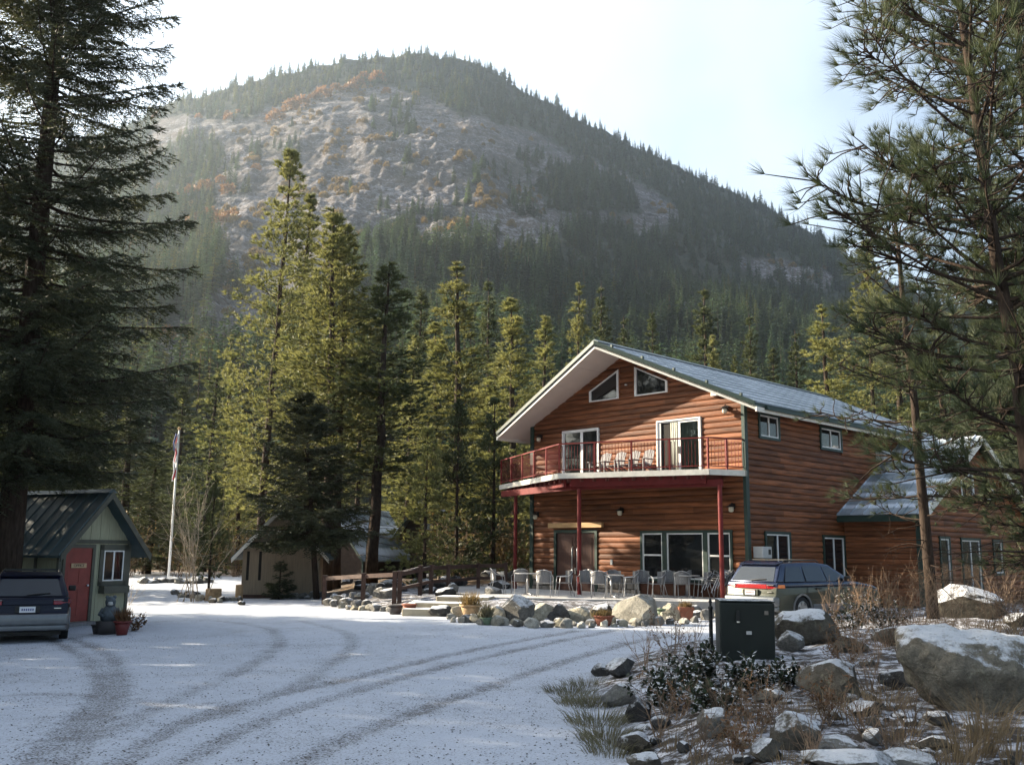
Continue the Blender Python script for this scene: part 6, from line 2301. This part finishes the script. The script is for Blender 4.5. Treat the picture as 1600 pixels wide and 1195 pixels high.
        MB().hexa([(.035, s * .50, z0 + .085), (.1, s * .50, z0 + .085), (.12, s * .70, z0 + .085), (.062, s * .70, z0 + .085), (.055, s * .50, z1 + .003), (.12, s * .50, z1 + .003), (.13, s * .70, z1 + .003), (.08, s * .70, z1 + .003)]).build('reverse_lamp', M['lamp_clear'], root, bevel=.008)
    MB().hexa([(.05, -.49, z0 + .0), (.12, -.49, z0 + .0), (.12, .49, z0 + .0), (.05, .49, z0 + .0), (.072, -.49, z1), (.12, -.49, z1), (.12, .49, z1), (.072, .49, z1)]).build('tailgate_trim', M['lamp_red' if wide_lamp else upper], root, bevel=.01)
    rec = MB().box(.02, .10, -.24, .24, .655, .795).build('plate_recess', M['black' if not wide_lamp else lower], root)
    pl = MB().box(.008, .03, -.155, .155, .66, .785).build('licence_plate', M['plate'], root)
    for i in range(6):
        y = -.12 + i * .042
        MB().box(.004, .009, y, y + .024, .70, .745).build('plate_mark', M[plate_ink], pl)
    if wide_lamp:
        MB().box(.005, .0085, -.15, .15, .765, .78).build('plate_mark', M[plate_ink], pl)
    MB().box(.035, .06, -.66, -.52, .735, .755).build('tailgate_badge', M['chrome'], root)
    # bumper
    bp = MB().hexa([(-.06, -.79, .40), (.12, -.845, .40), (.12, .845, .40), (-.06, .79, .40), (-.05, -.79, .62), (.12, -.85, .63), (.12, .85, .63), (-.05, .79, .62)])
    bp.hexa([(-.03, -.76, .28), (.14, -.82, .28), (.14, .82, .28), (-.03, .76, .28), (-.03, -.76, .40), (.14, -.82, .40), (.14, .82, .40), (-.03, .76, .40)])
    bp.build('rear_bumper', M[cladding if cladding != 'black' else lower], root, bevel=.035, seg=2, smooth=True)
    for s in (-1, 1):
        MB().hexa([(4.40, s * .45, .60), (4.64, s * .45, .58), (4.52, s * .72, .58), (4.34, s * .78, .60), (4.36, s * .45, .74), (4.54, s * .45, .72), (4.46, s * .72, .72), (4.30, s * .78, .74)]).build('headlight', M['lamp_clear'], root, bevel=.01)
    MB().box(.3, 4.3, -.7, .7, .16, .30).build('underbody', M['black'], root)
    # wheels
    for cx in (1.02, 3.74):
        for s in (-1, 1):
            y0 = s * .80
            w = MB()
            prof = [(.20, -.10), (.29, -.10), (.315, -.075), (.32, 0.0), (.315, .055), (.29, .085), (.20, .08)]
            vs, fs, n = [], [], 24
            for r_, o in prof:
                for j in range(n):
                    t = 2 * math.pi * j / n
                    vs.append((cx + r_ * math.cos(t), y0 + s * (o - .03), .315 + r_ * math.sin(t)))
            for i in range(len(prof) - 1):
                for j in range(n):
                    fs.append((i * n + j, i * n + (j + 1) % n, (i + 1) * n + (j + 1) % n, (i + 1) * n + j))
            wh = link('wheel', MB().add(vs, fs).mesh('tyre', M['tyre'], smooth=True), root)
            rm = MB()
            for k in range(6):
                t = k * math.pi / 3 + .3
                c, d_ = math.cos(t), math.sin(t)
                wv = .042
                rm.hexa([(cx + c * .03 - d_ * wv, y0 + s * .02, .315 + d_ * .03 + c * wv), (cx + c * .03 + d_ * wv, y0 + s * .02, .315 + d_ * .03 - c * wv), (cx + c * .19 + d_ * wv, y0 + s * .03, .315 + d_ * .19 - c * wv), (cx + c * .19 - d_ * wv, y0 + s * .03, .315 + d_ * .19 + c * wv),
                         (cx + c * .03 - d_ * wv, y0 + s * .042, .315 + d_ * .03 + c * wv), (cx + c * .03 + d_ * wv, y0 + s * .042, .315 + d_ * .03 - c * wv), (cx + c * .19 + d_ * wv, y0 + s * .045, .315 + d_ * .19 - c * wv), (cx + c * .19 - d_ * wv, y0 + s * .045, .315 + d_ * .19 + c * wv)])
            vs, fs = [], []
            for r_, o in ((.0, .0), (.19, .01), (.205, .045), (.19, .05)):
                for j in range(n):
                    t = 2 * math.pi * j / n
                    vs.append((cx + r_ * math.cos(t), y0 + s * o, .315 + r_ * math.sin(t)))
            for i in range(3):
                for j in range(n):
                    fs.append((i * n + j, i * n + (j + 1) % n, (i + 1) * n + (j + 1) % n, (i + 1) * n + j))
            rm.add(vs, fs)
            rm.build('rim', M['rim'], wh)
    return root


p = at(38, 1004, -0.15)
wagon('dark blue wagon with grey bumper parked before the hut', (p[0], p[1], gz(p[0], p[1]) - 0.01), R(90 + 25), 'navy', 'navy', 'grey_paint', False, 'plate_blue')
wagon('two tone blue and olive silver wagon with red tail band parked along the lodge', (6.62, 27.3, gz(7.6, 28.2) + 0.06), R(90 - 53), 'silver_paint', 'blue_paint', 'grey_paint', True, 'plate_red').scale = (1.08, 1.08, 1.08)


# ================================================================== SHRUBS, GRASS, BRUSH
def twigs(rng, h, n, spread=0.5, k=3, r0=0.008, sides=3, up=0.3, fork=4):
    T, tips = MB(), []
    for i in range(n):
        a = rng.uniform(0, 6.28)
        d = np.array([math.cos(a) * spread, math.sin(a) * spread, 1.0])
        d = d / np.linalg.norm(d) + rng.normal(size=3) * 0.1
        P = bez((rng.normal() * .06 * h, rng.normal() * .06 * h, -0.03), d, h * rng.uniform(.6, 1.1), up * rng.uniform(-.4, 1), 5, rng, .12)
        T.tube(P, [r0 * (1 - .8 * q) for q in np.linspace(0, 1, 6)], sides, cap=False)
        for j in range(fork):
            s = rng.uniform(.3, .95)
            q, dq = lerp_path(P, np.array([s]))
            P2 = bez(q[0], unit(dq[0] + rng.normal(size=3) * .55), h * rng.uniform(.15, .38), .15, 3, rng, .15)
            T.tube(P2, [r0 * .5, r0 * .4, r0 * .3, r0 * .15], 3, cap=False)
            tips.append(P2)
        tips.append(P)
    return T, tips


def leafy(rng, tips, n, L, w, spread=1.2):
    C, D = [], []
    for P in tips:
        s = rng.uniform(.15, 1, n)
        q, dq = lerp_path(P, s)
        C.append(q)
        D.append(dq)
    C, D = np.concatenate(C), np.concatenate(D)
    d = unit(D * .5 + rng.normal(size=D.shape) * spread * .6)
    side = unit(np.cross(d, rng.normal(size=d.shape) * .35 + np.array([0, 0, 1.])))
    l = L * rng.uniform(.6, 1.2, (len(C), 1))
    V = np.stack([C, C + d * l * .5 + side * w, C + d * l, C + d * l * .5 - side * w], 1).reshape(-1, 3)
    F = np.arange(len(V)).reshape(-1, 4)
    return V, F


def grass_tuft(name, label, px, py, h, n, r, m_, lean=0.35, w=0.008, group=None, seed=0):
    rng = np.random.default_rng(int(px * 7 + py) + seed)
    p = ground_at(px, py)
    rr = r * np.sqrt(rng.uniform(0, 1, n))
    a = rng.uniform(0, 6.28, n)
    B = np.stack([rr * np.cos(a), rr * np.sin(a), np.full(n, -.04)], 1)
    d = unit(np.stack([np.cos(a) * lean * rng.uniform(.2, 1.4, n) + .1, np.sin(a) * lean * rng.uniform(.2, 1.4, n), np.ones(n)], 1))
    l = h * rng.uniform(.45, 1.1, n)[:, None]
    s = unit(np.cross(d, rng.normal(size=(n, 3)))) * w / 2
    bend = unit(d + np.stack([np.cos(a), np.sin(a), -np.ones(n) * .55], 1) * rng.uniform(.1, .8, (n, 1)))
    mid = B + d * l * .6
    tip = mid + bend * l * .45
    V = np.stack([B - s, B + s, mid - s * .8, mid + s * .8, tip], 1).reshape(-1, 3)
    i = np.arange(n)[:, None] * 5
    F = np.concatenate([i + np.array([[0, 1, 3]]), i + np.array([[0, 3, 2]]), i + np.array([[2, 3, 4]])], 0)
    o = link(name, np_mesh(name, V, F, M[m_]), None, p, 0, dict(label=label, category='grass', group=group))
    return o


def bush(name, label, px, py, h, n, spread, m_, leafm=None, leafn=0, L=.06, w=.02, r0=.008, fork=4, group=None, d=None, seed=0, cat='bush'):
    rng = np.random.default_rng(int(px * 3 + py * 5) + seed)
    if d is None:
        p = ground_at(px, py)
    else:
        q = at_y(px, 860, d)
        p = Vector((q[0], q[1], gz(q[0], q[1])))
    T, tips = twigs(rng, h, n, spread, r0=r0, fork=fork)
    root = thing(name, label, cat, p, 0, group)
    link('stems', T.mesh('stems', M[m_], recalc=False), root)
    if leafm:
        V, F = leafy(rng, tips, leafn, L, w)
        link('leaves', np_mesh('leaves', V, F, M[leafm]), root)['kind'] = 'stuff'
    return root


def build_plants():
    rng = random.Random(12)
    # broad leaved evergreen shrub with snow on its leaves
    labs = ['dense dark leaved evergreen shrub dusted with snow left of the utility box', 'low evergreen shrub right below the utility box', 'leafy evergreen shrub with drooping sprays by the rim rocks', 'small snowy leaved shrub before the brown boulder', 'snow flecked shrub reaching down to the slanted rock']
    for i, (px, py, h, n, sp) in enumerate([(1090, 1080, .62, 34, .8), (1180, 1085, .48, 30, .9), (1045, 1110, .55, 26, .8), (1235, 1075, .36, 20, .9), (1120, 1118, .42, 26, .9)]):
        bush('evergreen_shrub', labs[i], px, py, h, n, sp, 'twig', 'grape', 7, .075, .022, .006)
    for i, (px, py, h) in enumerate([(1255, 960, .8), (1300, 965, 1.0), (1340, 968, 1.1), (1230, 968, .6), (1385, 985, .9), (1330, 985, .8)]):
        bush('evergreen_shrub', 'snow speckled low shrub before the silver wagon', px, py, h * .8, 22, .8, 'twig', 'grape', 5, .07, .022, .006, group='snow speckled shrubs before the wagon')
    # bare brush
    for i, (px, py, h, n) in enumerate([(1050, 1030, 1.0, 12), (1010, 1050, .8, 10), (1080, 1035, .8, 10), (1400, 985, 1.5, 22), (1440, 1000, 1.5, 22), (1480, 985, 1.6, 20), (1350, 975, 1.3, 18), (1380, 1010, 1.2, 18), (1545, 990, 1.3, 18), (1590, 1000, 1.4, 20), (1300, 975, 1.0, 16), (1420, 1040, 1.1, 16), (1330, 1035, .9, 12), (1360, 1080, .8, 12), (1030, 1150, .55, 10), (1180, 1150, .6, 12), (1090, 1180, .5, 10), (1560, 965, 1.5, 20), (1500, 955, 1.4, 18), (1130, 1130, .5, 14), (1210, 1140, .45, 14), (1290, 1130, .5, 14), (1350, 1150, .45, 12), (1430, 1140, .5, 12), (1150, 1185, .4, 12), (1270, 1185, .4, 12), (1390, 1180, .4, 12), (1320, 1060, .7, 14), (1460, 1060, .9, 16), (1570, 1060, .9, 16), (1060, 1120, .5, 12)]):
        bush('bare_brush', 'leafless twiggy brush growing in the near bed', px, py, h, n, .45, 'twig', 'deadleaf' if i % 3 == 0 else None, 3, .04, .012, .006, 6, 'leafless brush of the near bed')
    # grasses
    for i, (px, py, h, n, r) in enumerate([(915, 1100, .26, 420, .34), (893, 1082, .22, 380, .34), (935, 1130, .28, 420, .32), (950, 1155, .28, 380, .28), (920, 1070, .2, 320, .32), (958, 1175, .26, 300, .26), (940, 1100, .22, 300, .3)]):
        grass_tuft('grass_clump', 'grey green grass clump spilling over the bed rim onto gravel', px, py, h, n, r, 'greygrass', .8, .007, 'grass clumps on the bed rim')
    for i, (px, py, h, n, r) in enumerate([(1520, 1185, .66, 150, .14), (1545, 1160, .6, 110, .13), (1490, 1200, .42, 80, .14), (1585, 1190, .5, 90, .14), (1385, 1110, .4, 130, .2), (1340, 1128, .34, 110, .2), (1180, 1130, .3, 80, .16), (1230, 1195, .24, 70, .16), (1270, 1060, .3, 90, .2), (1450, 1195, .28, 70, .16), (1110, 1200, .24, 60, .16), (1555, 1010, .7, 200, .4), (1600, 1040, .7, 160, .35), (1520, 1000, .6, 180, .4), (1300, 1110, .34, 90, .18), (1340, 1190, .2, 50, .16), (1160, 1165, .26, 70, .16), (1060, 1165, .26, 70, .18), (1410, 1150, .3, 80, .18), (1250, 1120, .3, 70, .2)]):
        grass_tuft('dry_grass', 'tuft of dry straw coloured grass in the near bed', px, py, h, n, r, 'drygrass', .4, .006, 'dry grass tufts of the near bed')
    # small shrub beside hut, snowy
    bush('evergreen_shrub', 'little snowy shrub at the hut corner', 208, 985, .5, 18, .9, 'twig', 'deadleaf', 5, .06, .02)
    bush('bare_brush', 'pale dead twigs beside the hut corner', 200, 945, 1.4, 10, .5, 'twig_pale', None, 0)
    # young tree of pale bare stems with a small pine in it
    bush('bare_sapling', 'young tree with many pale bare stems on the stone patch', 303, 940, 4.6, 13, .26, 'twig_pale', None, 0, .05, .02, .017, 10, cat='tree')
    d = pine_data(301, 5.2, 1.25, 0.12, 70, 8, 14, .24, .03, .05, (0, 0), .7, .1, .6)
    p = ground_at(314, 934)
    make_tree(d, 'young_pine', 'young soft green pine mixed with the bare stems on the stone patch', (p.x, p.y + 1, p.z), 0, 'pine')
    # shrub in front of the shed
    d = spruce_data(77, 1.5, .75, .05, 34, 10, .03, (0, 0), -.1, .03, .14, 6)
    p = ground_at(436, 936)
    make_tree(d, 'young_spruce', 'small dark shrub before the tan shed wall', (p.x, p.y, p.z), 0, 'fir', cat='shrub')
    # undergrowth band behind the rail and along the wood edge
    for i in range(64):
        px = rng.uniform(190, 840)
        d_ = rng.uniform(46, 66) if px > 480 else rng.uniform(62, 78)
        if 480 < px < 660:
            d_ = rng.uniform(68, 80)
        if px < 500:
            bush('wood_brush', 'tall dry brush at the edge of the pines', px, 0, rng.uniform(1.8, 4.2), 12, .4, 'twig', 'brush', 5, .16, .05, .02, 5, 'dry brush under the pines', d_, i)
        else:
            bush('wood_brush', 'tall dry brush at the edge of the pines', px, 0, rng.uniform(1.6, 4.6), 13, .35, 'twig_pale' if i % 4 == 0 else 'twig', 'brush', 6, .16, .05, .02, 5, 'dry brush under the pines', d_, i)
    meshes = []
    for k in range(3):
        t, V, F, n = pine_data(400 + k, 7, 1.7, .03, 95, 15, 9, .2, .04, .07, (0, 0), .8, -.1, .5)
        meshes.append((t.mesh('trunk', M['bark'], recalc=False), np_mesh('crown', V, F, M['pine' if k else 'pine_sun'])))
    for i in range(44):
        px = rng.uniform(195, 835)
        d_ = rng.uniform(52, 90) if px > 440 else rng.uniform(70, 95)
        if 480 < px < 690:
            d_ = rng.uniform(74, 95)
        q = at_y(px, 860, d_)
        root = thing('young_pine', 'young pine filling the undergrowth between the tall trunks', 'tree', (q[0], q[1], gz(q[0], q[1])), rng.uniform(0, 6), 'young pines of the undergrowth')
        s = rng.uniform(.45, 1.1)
        root.scale = (s * 1.3, s * 1.3, s)
        link('trunk', meshes[i % 3][0], root)
        link('crown', meshes[i % 3][1], root)

    for i, (x, y, s, lab) in enumerate([(-3.6, 41.4, 1.0, 'small pine above the rubble bank'), (-2.4, 43.4, 1.15, 'small pine behind the rubble bank, left of the balcony'), (-0.8, 45.2, 1.2, 'small pine close to the lodge rear corner')]):
        root = thing('young_pine', lab, 'tree', (x, y, gz(x, y)), i * 1.7)
        root.scale = (s * 1.15, s * 1.15, s)
        link('trunk', meshes[i % 3][0], root)
        link('crown', meshes[i % 3][1], root)


build_plants()


# loose pebbles on the near gravel
def build_pebbles():
    rng = np.random.default_rng(2)
    n = 8000
    y = 6.5 + 17 * rng.uniform(0, 1, n) ** 1.6
    x = rng.uniform(-.58, .45, n) * y
    ok = sdf(x, y, BED) < -0.1
    x, y = x[ok], y[ok]
    z = ground_z(x, y)
    n = len(x)
    s = rng.uniform(.005, .013, n)
    base = np.array([[1, 0, 0], [0, 1, 0], [-1, 0, 0], [0, -1, 0], [0, 0, .75]])
    a = rng.uniform(0, 6.28, n)
    c, sn = np.cos(a), np.sin(a)
    V = np.empty((n, 5, 3))
    V[..., 0] = x[:, None] + s[:, None] * (base[:, 0] * c[:, None] - base[:, 1] * sn[:, None]) * 1.25
    V[..., 1] = y[:, None] + s[:, None] * (base[:, 0] * sn[:, None] + base[:, 1] * c[:, None])
    V[..., 2] = z[:, None] + s[:, None] * base[:, 2] + 0.004
    i = np.arange(n)[:, None] * 5
    F = np.concatenate([i + np.array([[k, (k + 1) % 4, 4]]) for k in range(4)], 0)
    o = link('gravel', np_mesh('gravel', V.reshape(-1, 3), F, M['gravel']), props=dict(kind='stuff', label='dark pebbles showing through the thin snow of the lot'))


M['gravel'] = mat('pebble', (0.075, 0.072, 0.07), 0.9, 0.5, 40)
build_pebbles()

# ================================================================== HAZE
def build_haze():
    m = bpy.data.materials.new('haze_air')
    m.use_nodes = True
    t = m.node_tree
    t.nodes.remove(t.nodes['Principled BSDF'])
    v = t.nodes.new('ShaderNodeVolumePrincipled')
    v.inputs['Color'].default_value = (0.76, 0.89, 1.0, 1)
    v.inputs['Density'].default_value = HAZE_DENSITY
    v.inputs['Anisotropy'].default_value = 0.72
    t.links.new(v.outputs[0], t.nodes['Material Output'].inputs['Volume'])
    m.cycles.homogeneous_volume = True
    b = MB().box(-2500, 2500, -2500, 2500, -12, 720)
    o = b.build('haze', m)
    o['kind'] = 'stuff'


if HAZE_DENSITY > 0:
    build_haze()
